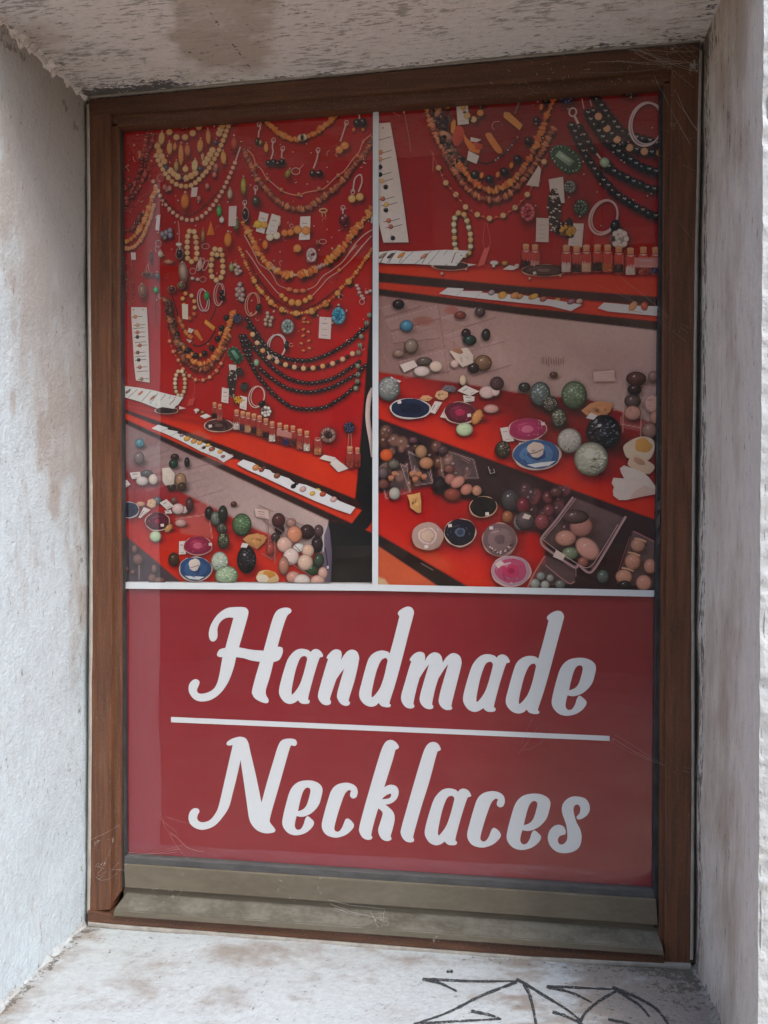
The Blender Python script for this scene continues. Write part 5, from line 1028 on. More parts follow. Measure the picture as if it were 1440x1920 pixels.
pan.poly([(1060, 640), (1240, 640), (1240, 760), (1100, 720)], (104, 84, 82), .5, 30)
pan.poly([(708, 698), (880, 722), (1000, 742), (1100, 748), (1240, 800), (1240, 980), (980, 884), (708, 784)], (92, 24, 26), 1, 5, (970, 770, 930, 860, (168, 54, 34)))
pan.poly([(708, 784), (980, 884), (1240, 978), (1240, 1110), (880, 1110), (930, 960), (811, 918), (708, 925)], (48, 36, 38), 1, 1.4)
pan.poly([(708, 925), (811, 914), (853, 936), (940, 950), (1010, 1000), (1010, 1110), (876, 1100), (708, 1001)], (128, 32, 32), 1, 7, (800, 940, 760, 1040, (180, 56, 34)))
pan.ell(812, 1048, 36, 14, (196, 110, 92), .35, .9, .5)
pan.poly([(708, 1001), (878, 1100), (822, 1100), (708, 1023)], (44, 35, 33))
pan.poly([(708, 1023), (824, 1101), (708, 1101)], (176, 92, 66)); pan.poly([(708, 1081), (722, 1086), (732, 1101), (708, 1101)], (186, 160, 130), 1, 2)
pan.poly([(990, 995), (1022, 1020), (1020, 1056), (985, 1050)], (150, 40, 30), .8, 6)
def acr(pts, a=.2, col=(150, 130, 126)): pan.poly(P_(pts), col, a, 1.2)
crop(700, 430, 5.143)
for q in ([(60, 760), (330, 690), (450, 745), (110, 850)], [(110, 880), (620, 740), (640, 860), (170, 980)], [(170, 1010), (560, 900), (640, 1050), (200, 1100)], [(640, 860), (990, 760), (1180, 850), (890, 940)], [(680, 1030), (1010, 920), (1270, 1080), (900, 1180)], [(240, 1280), (700, 1160), (740, 1370), (300, 1440)], [(740, 1180), (1200, 1080), (1330, 1310), (960, 1420)]): acr(q, .14); pan.line(P_([q[3], q[2]]), 1.8, (86, 62, 62), .7); pan.line(P_([q[0], q[3]]), 1.3, (96, 72, 70), .5); pan.line(P_([q[0], q[1]]), 1.1, (160, 138, 132), .45)
pan.line(P_([(625, 730), (720, 1400)]), 1.6, (92, 66, 64), .6); pan.line(P_([(770, 960), (780, 1130)]), 1.2, (92, 66, 64), .5); pan.line(P_([(1330, 1310), (1340, 1543)]), 1.4, (150, 110, 106), .6)
for k in range(10): x = 60 + rng.uniform(0, 900); y = 900 + rng.uniform(0, 450); pan.line(P_([(x, y), (x + 180, y - 50)]), 1.2, (88, 64, 64), .4)

crop(700, 700, 4.571)
for k in range(60):
    x, y = rng.uniform(60, 900), rng.uniform(480, 960)
    if y < 440 + (x - 60) * .36 or y > 960: continue
    bx_, by_ = P_([(x, y)])[0]; c = rng.choice([(70, 50, 50), (96, 70, 62), (58, 40, 44), (112, 84, 74), (84, 58, 46)]); r = rng.uniform(5, 11)
    pan.ell(bx_, by_, r, r * 1.1, c, .75, .3); pan.ell(bx_ - r * .25, by_ - r * .3, r * .22, r * .16, (176, 156, 150), .7, .5)
for q in ([(60, 800), (130, 745), (290, 800), (320, 1015), (110, 1075)], [(300, 670), (430, 735), (510, 940), (360, 960)], [(560, 640), (860, 740), (900, 900), (600, 900)]): acr(q, .13, (150, 132, 130)); pan.line(P_(q + [q[0]]), 1.6, (150, 130, 128), .5)
crop(970, 700, 4.571)
for q in ([(480, 1062), (915, 1235), (650, 1680), (215, 1430)], [(240, 1560), (500, 1660), (490, 1800), (90, 1830)], [(990, 1350), (1185, 1440), (1180, 1840), (850, 1800)], [(905, 90), (1190, 130), (1180, 520), (900, 470)]): acr(q, .16, (150, 126, 122))
for k in range(26): x, y = rng.uniform(20, 420), rng.uniform(950, 1330); b_ = P_([(x, y)])[0]; pan.ell(*b_, 9, 10, rng.choice([(76, 52, 56), (60, 50, 52), (104, 62, 64)]), .7, .3); pan.ell(b_[0] - 2, b_[1] - 3, 1.8, 1.3, (180, 160, 156), .7, .4)
crop(700, 150, 5.143)
A = new('printed_card_strip'); shape(A, [(54, 425), (165, 418), (235, 810), (300, 1250), (342, 1570), (100, 1572), (56, 1390)], (172, 160, 154), .1, .5)
for y, x, c in ((575, 62, None), (705, 70, (150, 100, 66)), (770, 66, (160, 120, 86)), (845, 66, (134, 96, 74)), (918, 66, (30, 22, 22)), (980, 82, (184, 148, 96)), (1038, 122, (134, 66, 36)), (1152, 94, (120, 66, 42)), (1208, 126, (172, 144, 74)), (1262, 124, (30, 20, 22)), (1362, 150, (140, 78, 54)), (1420, 170, (120, 66, 56)), (1530, 190, (132, 56, 50))):
    line(A, [(max(58, x - 50), y + 10), (x + 30, y + 2), (x + 110, y - 22)], 6, (64, 48, 46), False)
    if c: bead(A, x, y, 24, c, sh=0)
dab(A, 97, 468, 6, 9, (40, 30, 30)); fin(A)
A = new('printed_chain'); line(A, [(297, 300), (320, 420), (345, 560), (365, 700)], 8, (112, 70, 66)); bead(A, 297, 320, 10, (170, 140, 136)); line(A, [(190, 320), (262, 360)], 5, (140, 90, 84)); line(A, [(650, 215), (720, 330), (750, 420)], 24, (64, 48, 44)); line(A, [(1435, 155), (1400, 240), (1368, 335)], 20, (76, 62, 58)); line(A, [(1390, 560), (1300, 680), (1180, 780), (1060, 812), (930, 730)], 16, (48, 30, 34)); string(A, [(1390, 560), (1300, 680), (1180, 780)], 12, [(60, 48, 48), (96, 80, 76)], 28, sh=0); oval(A, 1195, 450, 50, 44, 0, 7, (140, 98, 92), 2.2, 5.2); fin(A)
necklace([dict(p=[(600, 235), (640, 370), (680, 500), (730, 640), (790, 770), (850, 830)], r=52, c=DARK + [(74, 30, 40)], step=13, jit=2.2, disc=.5), dict(p=[(560, 240), (620, 420), (690, 600), (760, 740)], r=34, c=DARK, step=14, jit=3, disc=.55)])
necklace([dict(p=[(505, 235), (530, 340), (570, 450), (610, 560), (650, 640), (700, 740), (760, 850), (830, 950), (900, 1050), (980, 1110), (1080, 1150), (1180, 1160), (1270, 1130), (1350, 1070), (1420, 1000), (1480, 920), (1550, 830), (1610, 720), (1670, 610), (1740, 480)], r=32, c=BROWN, step=19, jit=1.1, disc=.45)])
necklace([dict(p=[(770, 750), (880, 890), (930, 945), (990, 1005), (1060, 1050), (1150, 1075), (1230, 1045), (1330, 985), (1430, 880), (1500, 770), (1560, 650), (1610, 530), (1660, 370), (1720, 240), (1768, 130)], r=31, c=AMBER[:4] + BROWN[:2], step=20, jit=1.2, disc=.5)])
A = new('printed_necklace')
for x, y, r in ((838, 795, 44), (980, 920, 46), (1120, 962, 42), (1265, 892, 44), (1390, 772, 44), (1494, 592, 42), (1574, 396, 38), (1664, 206, 40)): bead(A, x, y, r, BLACK); dab(A, x - 8, y - 14, 10, 5, (96, 84, 82), -.5)
for x, y in ((1045, 925), (1200, 920), (930, 955), (1330, 830), (1618, 270)): bead(A, x, y, 20, AMBER[0], 32, .2)
fin(A)
A = new('printed_pendants')
shape(A, [(1260, 315), (1310, 320), (1440, 440), (1410, 492), (1255, 365)], (182, 126, 66), .35); shape(A, [(1080, 540), (1108, 516), (1135, 522), (1165, 565), (1245, 692), (1200, 712), (1140, 640)], (160, 100, 50), .35, .4, True); shape(A, [(752, 420), (775, 385), (797, 400), (795, 460), (770, 530), (748, 510)], (170, 112, 50), .3); shape(A, wobble(820, 545, 56, 100, .2, 20, .08), (122, 52, 40), .4, .3); shape(A, [(870, 520), (905, 570), (965, 625), (1030, 680), (1020, 722), (930, 690), (880, 600)], (176, 102, 42), .4); shape(A, [(960, 600), (1050, 630), (1060, 670), (990, 680)], (122, 50, 34), .3); fin(A)
for q, t in (([(795, 200), (910, 190), (922, 430), (815, 442)], 2), ([(940, 557), (1042, 582), (1000, 606), (935, 598)], 0), ([(918, 688), (1022, 740), (995, 815), (903, 778)], 0)): A = new('printed_price_card'); card(A, q, (168, 158, 152), t); fin(A)
A = new('printed_bracelet')
for x, y, r, c in ((905, 352, 34, CREAM[0]), (968, 388, 31, CREAM[3]), (1032, 325, 33, AMBER[2]), (1038, 215, 33, AMBER[2]), (868, 275, 26, (176, 140, 80)), (720, 265, 22, AMBER[2])): bead(A, x, y, r, c)
for x, y in ((1015, 375), (935, 380), (1035, 270), (868, 235), (880, 318)): bead(A, x, y, 18, (60, 52, 40), 12)
fin(A)
A = new('printed_necklace'); pk = [(560, 690), (600, 780), (630, 853), (700, 997), (797, 1110), (890, 1230), (1003, 1303), (1120, 1340), (1252, 1312), (1367, 1236), (1484, 1110), (1572, 960), (1645, 795), (1680, 720)]
line(A, pk, 9, (142, 58, 48), True, .35); line(A, [(580, 710), (575, 890)], 10, (140, 66, 58))
for (x, y), (x2, y2) in zip(pk[2:-2], pk[3:-1]): bead(A, (x + x2) / 2, (y + y2) / 2, 16, (160, 76, 50), 11, rng.uniform(-1, 1))
for x, y in pk[2:-1]: bead(A, x, y, 28, [(196, 156, 110), (188, 146, 98)])
fin(A)
A = new('printed_bracelet'); br = [(820, 1287), (875, 1303), (903, 1362), (920, 1425), (935, 1490), (938, 1545), (938, 1610), (922, 1670), (880, 1695), (833, 1685), (798, 1642), (785, 1585), (783, 1527), (780, 1462), (777, 1398), (785, 1337)]
for i, (x, y) in enumerate(br):
    x2, y2 = br[(i + 1) % len(br)]; bead(A, (x + x2) / 2, (y + y2) / 2, 22, (92, 76, 50), 14, math.atan2(y2 - y, x2 - x) + 1.57, sh=.2)
for x, y in br: bead(A, x, y, 26, [(192, 166, 128), (186, 146, 96), (170, 160, 132)])
fin(A)

crop(970, 150, 5.143)
A = new('printed_brooch'); brooch(A, 470, 168, 74, (42, 44, 60), 12); fin(A)
A = new('printed_brooch'); brooch(A, 1078, 110, 86, (60, 48, 48), 10, None, 52); fin(A)
BL = dict(c=BLACK, glint=True, hi=.7)
necklace([dict(p=[(690, 100), (760, 190), (830, 290), (890, 370), (940, 430), (990, 490), (1050, 530), (1130, 560), (1200, 580), (1290, 600), (1400, 645)], r=46, step=66, **BL)])
necklace([dict(p=[(680, 330), (710, 400), (750, 450), (800, 530), (850, 590), (930, 655), (990, 715), (1050, 760), (1110, 792), (1170, 838), (1230, 862), (1310, 885), (1400, 918)], r=46, step=66, **BL), dict(p=[(730, 310), (800, 400), (880, 480)], r=40, step=70, **BL)])
A = new('printed_necklace'); cb = [(780, 360), (862, 475), (960, 583), (1080, 660), (1222, 697), (1372, 712)]
for (x, y), (x2, y2) in zip(cb[:-1], cb[1:]): bead(A, (x + x2) / 2, (y + y2) / 2 + 4, 42, BLACK); dab(A, (x + x2) / 2 + 6, (y + y2) / 2 - 8, 12, 5, (140, 130, 128), -.7)
for x, y in cb: bead(A, x, y, 38, [(176, 132, 100), (184, 138, 104)])
fin(A)
necklace([dict(p=[(880, 845), (925, 885), (980, 920), (1050, 950), (1120, 990), (1180, 1010), (1260, 1050), (1390, 1075)], r=43, step=70, **BL), dict(p=[(836, 800), (840, 804)], r=50, c=(104, 112, 94), step=30)])
necklace([dict(p=[(520, 450), (560, 520), (590, 610), (630, 690), (680, 770), (730, 850), (780, 920), (820, 970), (870, 1020), (920, 1080), (980, 1130), (1030, 1160), (1090, 1200), (1150, 1240), (1220, 1270), (1290, 1310), (1400, 1335)], r=43, step=66, **BL), dict(p=[(600, 470), (640, 540), (685, 620), (730, 680)], r=42, step=66, **BL)])
A = new('printed_clasp'); oval(A, 533, 318, 34, 40, .2, 15, (166, 144, 138)); line(A, [(552, 360), (572, 400), (590, 440)], 24, (160, 138, 132)); line(A, [(622, 190), (640, 285)], 14, (140, 100, 98)); line(A, [(700, 200), (715, 260)], 12, (130, 92, 92)); line(A, [(762, 715), (800, 765)], 16, (160, 140, 132)); fin(A)
A = new('printed_bangle'); oval(A, 1238, 435, 158, 210, .18, 20, (166, 146, 146)); oval(A, 1256, 428, 154, 200, .22, 15, (156, 136, 138)); fin(A)
A = new('printed_bangle'); oval(A, 828, 1330, 128, 172, .42, 20, (176, 142, 136)); oval(A, 840, 1322, 116, 160, .45, 14, (168, 134, 130)); bead(A, 940, 1410, 46, (34, 30, 30), 60, .3); fin(A)
A = new('printed_brooch'); shape(A, [(318, 705), (345, 665), (430, 632), (500, 655), (600, 740), (614, 800), (575, 865), (495, 912), (430, 885), (345, 790)], (46, 58, 48), .3, .5)
for k in range(22):
    t = k / 22 * 6.283; x = 466 + 132 * math.cos(t) * 1.02 + 20 * math.sin(t); y = 772 + 112 * math.sin(t) + 38 * math.cos(t); bead(A, x, y, 24, (44, 62, 48), 17, t, sh=0); dab(A, x - 4, y - 6, 9, 4, (150, 130, 122), t)
shape(A, [(405, 688), (552, 790), (500, 842), (365, 738)], (86, 98, 84), .5, 0); shape(A, [(425, 720), (520, 785), (500, 805), (405, 740)], (104, 114, 100), .3, 0); fin(A)
for x, y, r, c in ((505, 1037, 58, (78, 74, 70)), (612, 1236, 70, (52, 60, 50))): A = new('printed_brooch'); brooch(A, x, y, r, c, 13, None, r * 1.1); fin(A)
A = new('printed_brooch'); brooch(A, 100, 1282, 70, (120, 40, 52), 12, (140, 66, 66), 96); fin(A)
A = new('printed_price_card'); card(A, [(300, 965), (440, 940), (455, 1192), (330, 1190)], (172, 158, 150)); fin(A)
A = new('printed_tassel'); shape(A, [(330, 1055), (380, 1055), (420, 1180), (424, 1300), (402, 1410), (375, 1492), (330, 1400), (290, 1250), (290, 1150)], (48, 40, 38), 0, .4)
for k in range(90): u = rng.random(); bead(A, 355 + rng.uniform(-66, 66) * (1 - abs(u - .45) * 1.1), 1062 + 410 * u, 14, (176, 160, 148) if (k % 3 == 0 or u < .25) else (44, 36, 36), 8, .3, sh=0)
fin(A)
for q, t in (([(183, 1335), (306, 1340), (300, 1570), (177, 1565)], 4), ([(510, 1388), (640, 1390), (620, 1620), (488, 1600)], 3), ([(205, 830), (228, 870), (205, 1037), (84, 1020)], 0)): A = new('printed_price_card'); card(A, q, (178, 160, 150), t); fin(A)
A = new('printed_brooch'); shape(A, wobble(470, 1440, 95, 90, 0, 14, .3), (38, 26, 26), 0, .3); brooch(A, 485, 1458, 84, (168, 122, 42), 10, None, 52); fin(A)
A = new('printed_brooch'); brooch(A, 985, 1538, 88, (168, 152, 142), 8, (178, 164, 154), 98); fin(A)
A = new('printed_pins')
for k in range(36): bead(A, rng.uniform(30, 1370), rng.uniform(130, 1500), 8, (170, 132, 128), sh=.3)
fin(A)

crop(700, 430, 5.143)
A = new('printed_bracelet_cards'); shape(A, [(54, 225), (215, 208), (330, 220), (560, 210), (700, 202), (920, 212), (800, 357), (600, 350), (390, 338), (130, 335), (54, 322)], (190, 186, 182), .1, .6)
for x0, y0, x1, y1 in ((140, 215, 70, 320), (225, 215, 130, 330), (385, 220, 265, 335), (560, 215, 400, 338), (640, 212, 525, 345), (715, 208, 600, 350)): line(A, [(x0, y0), (x1, y1)], 6, (104, 96, 94), False)
for x, y, c in ((270, 255, AMBER[2]), (490, 265, (150, 100, 66)), (780, 255, (104, 60, 48)), (90, 260, (110, 94, 84)), (170, 260, (60, 50, 48))): bead(A, x, y, 44, c, 17, -.6, sh=0); line(A, [(x - 20, y + 70), (x + 10, y + 20), (x + 45, y - 30)], 6, (80, 56, 50))
dab(A, 850, 258, 9, 7, (110, 100, 100)); dab(A, 798, 312, 8, 6, (110, 100, 100)); fin(A)
A = new('printed_agate_plate'); agate(A, 745, 355, 168, 42, [(1, (52, 40, 40))], (168, 122, 100)); bead(A, 662, 430, 16, (176, 128, 110)); bead(A, 895, 390, 12, (166, 120, 100)); fin(A)
A = new('printed_bracelet_cards'); shape(A, [(640, 260), (920, 212), (800, 357), (560, 350)], (188, 184, 180), .1, 0); line(A, [(790, 235), (770, 290), (755, 330)], 9, (104, 60, 48)); dab(A, 848, 258, 9, 7, (100, 92, 92)); card(A, [(910, 335), (995, 345), (915, 362)], (176, 166, 160)); fin(A)
A = new('printed_tag'); line(A, [(1075, -60), (1060, 120), (1075, 190)], 6, (150, 66, 60)); line(A, [(1092, -60), (1128, 110), (1112, 178)], 6, (150, 66, 60)); card(A, [(1068, 192), (1126, 174), (1070, 345), (1004, 366)], (158, 72, 66)); fin(A)
A = new('printed_trinkets'); bead(A, 1166, 328, 42, (190, 176, 168), 22); bead(A, 1160, 355, 15, (180, 164, 156), 18); bead(A, 1268, 332, 32, (120, 88, 44), 24); card(A, [(1248, 392), (1312, 350), (1405, 368), (1350, 398)], (186, 176, 170)); bead(A, 1385, 352, 24, (170, 150, 140), 14); fin(A)
A = new('printed_ring_cards'); shape(A, [(635, 625), (718, 567), (872, 575), (860, 600), (1050, 600), (1045, 615), (1130, 622), (1440, 640), (1830, 700), (2010, 732), (1905, 792), (1700, 742), (1440, 715), (1100, 680), (820, 650)], (186, 180, 178), .08, .5)
for x, y, rx, ry, c in ((1245, 640, 46, 36, (176, 130, 52)), (1365, 642, 46, 30, (164, 112, 62)), (1415, 650, 30, 24, (150, 100, 60)), (1140, 615, 36, 28, (110, 96, 96)), (1410, 655, 40, 24, (176, 136, 60)), (1535, 655, 44, 26, (168, 116, 56)), (1552, 650, 42, 26, (176, 136, 56)), (1640, 676, 40, 26, (112, 66, 52)), (1770, 688, 36, 20, (174, 128, 62)), (1905, 702, 42, 26, (96, 66, 72)), (1985, 698, 34, 26, (132, 106, 98))): bead(A, x, y, rx, c, ry, -.4)
for x0, y0, x1, y1 in ((870, 585, 800, 640), (1045, 612, 980, 665), (1290, 650, 1190, 690), (1450, 660, 1380, 705)): line(A, [(x0, y0), (x1, y1)], 5, (130, 120, 120), False)
fin(A)
for x, y, rx, ry, c in ((245, 727, 58, 48, (38, 28, 28)), (325, 935, 63, 56, (54, 96, 114)), (895, 1005, 46, 46, (46, 32, 34)), (930, 1072, 66, 52, (34, 48, 44)), (1088, 1020, 42, 60, (34, 32, 32)), (840, 832, 56, 40, (92, 48, 44)), (1030, 800, 50, 50, (62, 50, 50)), (370, 1130, 66, 72, (104, 88, 78)), (495, 1275, 76, 40, (76, 66, 60)), (470, 1372, 80, 50, (176, 158, 152)), (606, 1325, 64, 54, (184, 160, 146)), (1060, 1290, 84, 76, (92, 70, 54)), (966, 1342, 56, 50, (42, 34, 32)), (865, 1458, 36, 52, (168, 138, 122)), (785, 1300, 40, 40, (172, 146, 136)), (250, 1200, 60, 40, (110, 90, 80))):
    A = new('printed_stone'); ball(A, x, y, rx, ry, c, 14, None, 0, True, .25); fin(A)
pan.ell(*P_([(480, 885)])[0], 20, 9, (112, 74, 66), .8); pan.ell(*P_([(750, 780)])[0], 13, 8, (118, 74, 70), .8)
A = new('printed_shell'); rock(A, [(738, 1180), (820, 1160), (905, 1142), (965, 1220), (962, 1292), (860, 1332), (795, 1262)], (178, 160, 148), 12); shape(A, wobble(815, 1175, 55, 26, .3, 16, .1), (120, 84, 66), .2, 0); fin(A)
A = new('printed_price_card'); card(A, [(258, 1310), (392, 1265), (430, 1322), (300, 1382)], (184, 168, 160)); fin(A)

crop(970, 430, 5.143)
for x, t, w, h, f in ((82, 145, 88, 245, (46, 32, 32)), (170, 150, 88, 245, (160, 112, 102))): A = new('printed_bottle'); bottle(A, x, t, w, h, f); fin(A)
A = new('printed_agate_plate'); agate(A, 255, 400, 205, 56, [(1, (52, 36, 34)), (.75, (64, 46, 42)), (.3, (84, 66, 60))], (168, 126, 106), 0, (165, 428), 1.05); bead(A, 118, 478, 14, (186, 142, 110)); bead(A, 412, 452, 12, (176, 132, 106)); fin(A)
for x, t, f in ((470, 155, (170, 150, 140)), (570, 160, (54, 34, 36)), (664, 154, (168, 134, 110)), (770, 150, (48, 38, 34)), (868, 152, (136, 74, 46)), (975, 164, (50, 36, 38)), (1088, 182, (166, 146, 136)), (1212, 172, (104, 48, 42)), (1330, 176, (46, 40, 56))): A = new('printed_bottle'); bottle(A, x, t, 96, 268, f); fin(A)
A = new('printed_price_card'); card(A, [(1130, 280), (1372, 280), (1372, 375), (1118, 372)], (132, 88, 84), 2, 0); fin(A)
A = new('printed_ring_cards'); shape(A, [(773, 766), (830, 712), (960, 722), (1160, 742), (1372, 748), (1372, 842), (1100, 818), (870, 796)], (182, 176, 172), .08, .5); bead(A, 1112, 745, 54, (160, 112, 76), 34, -.9); bead(A, 1222, 745, 36, (122, 54, 36), 46); line(A, [(1055, 812), (1085, 790), (1200, 810)], 8, (150, 120, 96)); fin(A)
A = new('printed_marks')
for i, x in enumerate((235, 252, 278, 300, 324, 350, 372, 396, 418, 440)): line(A, [(x, 1232 + (i % 3) * 8), (x + 2, 1300 + (i * 7) % 28)], 6, (92, 68, 64), False)
fin(A)
A = new('printed_price_card'); card(A, [(728, 1376), (930, 1360), (945, 1466), (735, 1470)], (150, 124, 116), 3, .15); fin(A)

crop(700, 700, 4.571)
A = new('printed_stone_ball'); ball(A, 135, 135, 98, 106, (104, 104, 102), 70, (140, 140, 138)); fin(A)
A = new('printed_agate_plate'); agate(A, 320, 302, 164, 82, [(1, (36, 42, 62)), (.6, (32, 36, 52))], (186, 178, 172), .03, (225, 250), 1.09); fin(A)
for q in ([(480, 332), (530, 240), (592, 250), (530, 350)], [(573, 378), (600, 328), (622, 386)], [(722, 152), (790, 104), (908, 156), (830, 197)], [(770, 190), (868, 202), (866, 240), (778, 250)], [(152, 30), (242, 70), (225, 82), (150, 44)], [(1086, 472), (1152, 460), (1208, 580), (1115, 592)]): A = new('printed_price_card'); card(A, q, (184, 172, 164), 2); fin(A)
A = new('printed_stone'); rock(A, [(398, 220), (425, 192), (470, 190), (512, 212), (480, 240), (440, 240)], (176, 128, 92)); fin(A)
A = new('printed_stone'); rock(A, [(528, 200), (545, 160), (590, 145), (640, 165), (640, 205), (600, 232), (560, 225)], (176, 138, 104)); fin(A)
A = new('printed_stone'); rock(A, [(585, 140), (620, 105), (690, 110), (715, 135), (690, 165), (640, 160)], (84, 78, 82)); fin(A)
for x, y, rx, ry, c in ((768, 62, 29, 46, (176, 152, 130)), (975, 165, 68, 54, (172, 146, 140)), (1045, 158, 38, 40, (176, 152, 146)), (1010, 306, 66, 38, (156, 120, 112)), (1060, 90, 60, 60, (64, 48, 48))): A = new('printed_stone'); ball(A, x, y, rx, ry, c, 8, None, 0, True, .35); fin(A)
A = new('printed_agate_plate'); agate(A, 745, 338, 134, 90, [(1, (72, 28, 42)), (.7, (90, 28, 48)), (.32, (128, 34, 64))], (190, 158, 144), .05, (822, 362), 1.06); fin(A)
A = new('printed_stone'); ball(A, 890, 376, 72, 40, (164, 114, 66), 40, None, -1.1); fin(A)
A = new('printed_stone'); ball(A, 782, 482, 73, 58, (152, 162, 132), 10); fin(A)
A = new('printed_stone_ball'); ball(A, 1110, 655, 68, 76, (52, 46, 40), 90, (90, 80, 66)); fin(A)
for x, y, rx, ry, c, ro in ((85, 855, 46, 54, (88, 72, 74), 0), (115, 702, 56, 54, (176, 82, 36), 0), (412, 672, 52, 58, (130, 100, 76), 0), (456, 770, 62, 52, (142, 100, 76), 0), (650, 820, 46, 40, (100, 66, 58), 0), (570, 960, 62, 78, (40, 32, 36), 0), (185, 1030, 50, 54, (142, 136, 128), 0), (660, 908, 48, 50, (128, 84, 76), 0), (725, 932, 68, 46, (156, 108, 96), -.6), (680, 1040, 76, 56, (106, 56, 46), .1), (800, 996, 56, 46, (146, 98, 84), -.6), (888, 1006, 42, 46, (142, 104, 86), 0), (345, 575, 40, 30, (84, 58, 62), 0), (180, 780, 50, 40, (92, 84, 76), 0), (1010, 840, 36, 30, (36, 32, 32), 0), (600, 660, 50, 40, (70, 52, 54), 0), (90, 950, 50, 46, (96, 60, 54), 0)):
    A = new('printed_stone_ball'); ball(A, x, y, rx, ry, c, 8, None, ro, True, .35); fin(A)
A = new('printed_corks')
for x, y in ((185, 855), (155, 892), (335, 855), (360, 902), (392, 860), (437, 880)): shape(A, [(x - 22, y), (x + 22, y), (x + 18, y + 32), (x - 18, y + 32)], (120, 78, 58), .2, 0); dab(A, x, y, 25, 17, (156, 104, 78), 0, 12)
fin(A)
for p in ([(130, 745), (285, 800)], [(240, 790), (315, 1018)], [(300, 670), (420, 730)], [(480, 790), (510, 940)], [(60, 880), (110, 1070)], [(350, 790), (365, 880)]): pan.line(P_(p), 1.8, (150, 128, 126), .65)
A = new('printed_stone'); rock(A, [(292, 1042), (350, 1035), (402, 1020), (412, 1100), (412, 1192), (380, 1196), (318, 1150), (312, 1095)], (182, 138, 86), 20); fin(A)
A = new('printed_agate_plate'); agate(A, 942, 1142, 114, 86, [(1, (32, 26, 28)), (.6, (26, 24, 24))], (176, 140, 118), -.1, (975, 1205), 1.06); fin(A)
A = new('printed_agate_plate'); agate(A, 467, 1392, 130, 115, [(1, (146, 122, 114)), (.62, (178, 160, 154)), (.50, (156, 128, 116)), (.40, (176, 150, 134))], (170, 130, 114), 0, (455, 1485), 1.04); fin(A)
A = new('printed_agate_plate'); agate(A, 745, 1360, 132, 114, [(1, (34, 32, 40)), (.7, (30, 32, 44)), (.34, (72, 80, 92)), (.2, (50, 58, 74))], (186, 160, 146), -.1, (658, 1305), 1.05); fin(A)
for x, y, rx, ry, c in ((1170, 1085, 78, 98, (58, 54, 54)), (1150, 1230, 50, 55, (116, 72, 50)), (1250, 1275, 50, 70, (96, 92, 90))): A = new('printed_stone_ball'); ball(A, x, y, rx, ry, c, 12, None, 0, True, .3); fin(A)
A = new('printed_agate_plate'); agate(A, 1083, 1420, 145, 138, [(1, (92, 72, 74)), (.7, (104, 84, 84)), (.3, (86, 68, 70))], (150, 116, 106), 0, (1010, 1325), 1.04)
for k in range(30): t = rng.uniform(.3, 2.6); dab(A, 1083 + 125 * math.cos(t) * rng.uniform(.75, 1), 1420 + 125 * math.sin(t) * rng.uniform(.75, 1), 9, 8, rng.choice([(180, 160, 150), (50, 40, 44), (150, 124, 116)]))
fin(A)
A = new('printed_agate_plate'); agate(A, 1180, 1690, 165, 128, [(1, (136, 110, 118)), (.82, (142, 62, 88)), (.45, (154, 44, 80)), (.2, (132, 30, 62))], (184, 146, 138), 0, None, 1.05); shape(A, [(1042, 1632), (1090, 1600), (1122, 1625), (1070, 1672)], (196, 176, 168), 0, 0); fin(A)
A = new('printed_marks'); line(A, [(745, 705), (830, 750)], 8, (120, 92, 90), False); line(A, [(750, 730), (825, 772)], 6, (110, 84, 82), False); line(A, [(985, 800), (1005, 860), (1040, 850), (1030, 820)], 7, (140, 126, 122), False); line(A, [(410, 1625), (515, 1685)], 12, (104, 84, 80), False); fin(A)

crop(970, 700, 4.571)
for x, y, rx, ry, c, v, vc in ((60, 122, 52, 42, (48, 48, 44), 20, None), (310, 15, 36, 26, (70, 48, 44), 4, None), (195, 180, 88, 106, (72, 76, 74), 50, (100, 106, 102)), (282, 265, 66, 70, (58, 56, 50), 70, (112, 106, 96)), (355, 385, 68, 84, (62, 62, 54), 100, (120, 114, 96)), (485, 190, 110, 122, (72, 80, 64), 90, (90, 100, 80)), (1015, 50, 86, 62, (60, 40, 36), 6, None), (1000, 142, 62, 46, (44, 32, 32), 4, None), (985, 240, 72, 58, (66, 52, 48), 6, None), (985, 342, 76, 62, (136, 100, 88), 8, None), (1150, 262, 64, 80, (160, 126, 116), 8, None), (1178, 380, 50, 56, (134, 98, 84), 6, None), (1130, 492, 70, 70, (96, 72, 64), 10, None), (1160, 30, 44, 48, (90, 70, 66), 4, None)):
    A = new('printed_stone_ball'); ball(A, x, y, rx, ry, c, v, vc); fin(A)
A = new('printed_stone'); rock(A, [(545, 322), (620, 262), (700, 240), (820, 258), (792, 332), (725, 382), (590, 362)], (144, 100, 68), 24); fin(A)
A = new('printed_stone_ball'); ball(A, 735, 502, 150, 145, (36, 33, 36), 60, (76, 76, 80)); dab(A, 690, 470, 30, 18, (130, 130, 138), -.6); shape(A, [(585, 385), (625, 340), (688, 362), (650, 400)], (184, 172, 166), 0, 0); fin(A)
A = new('printed_stone_ball'); ball(A, 445, 578, 104, 106, (134, 126, 118), 130, (160, 152, 142)); fin(A)
A = new('printed_stone_ball'); ball(A, 630, 735, 146, 146, (122, 118, 104), 130, (158, 154, 138)); shape(A, wobble(625, 690, 62, 42, .1, 18, .18), (170, 166, 152), .2, 0); shape(A, wobble(640, 700, 30, 22, .1, 14, .2), (140, 136, 122), .2, 0); fin(A)
A = new('printed_agate_plate'); agate(A, 85, 480, 158, 94, [(1, (112, 36, 62)), (.65, (124, 38, 72)), (.33, (160, 84, 106))], (180, 144, 136), -.05, (218, 435), 1.05); fin(A)
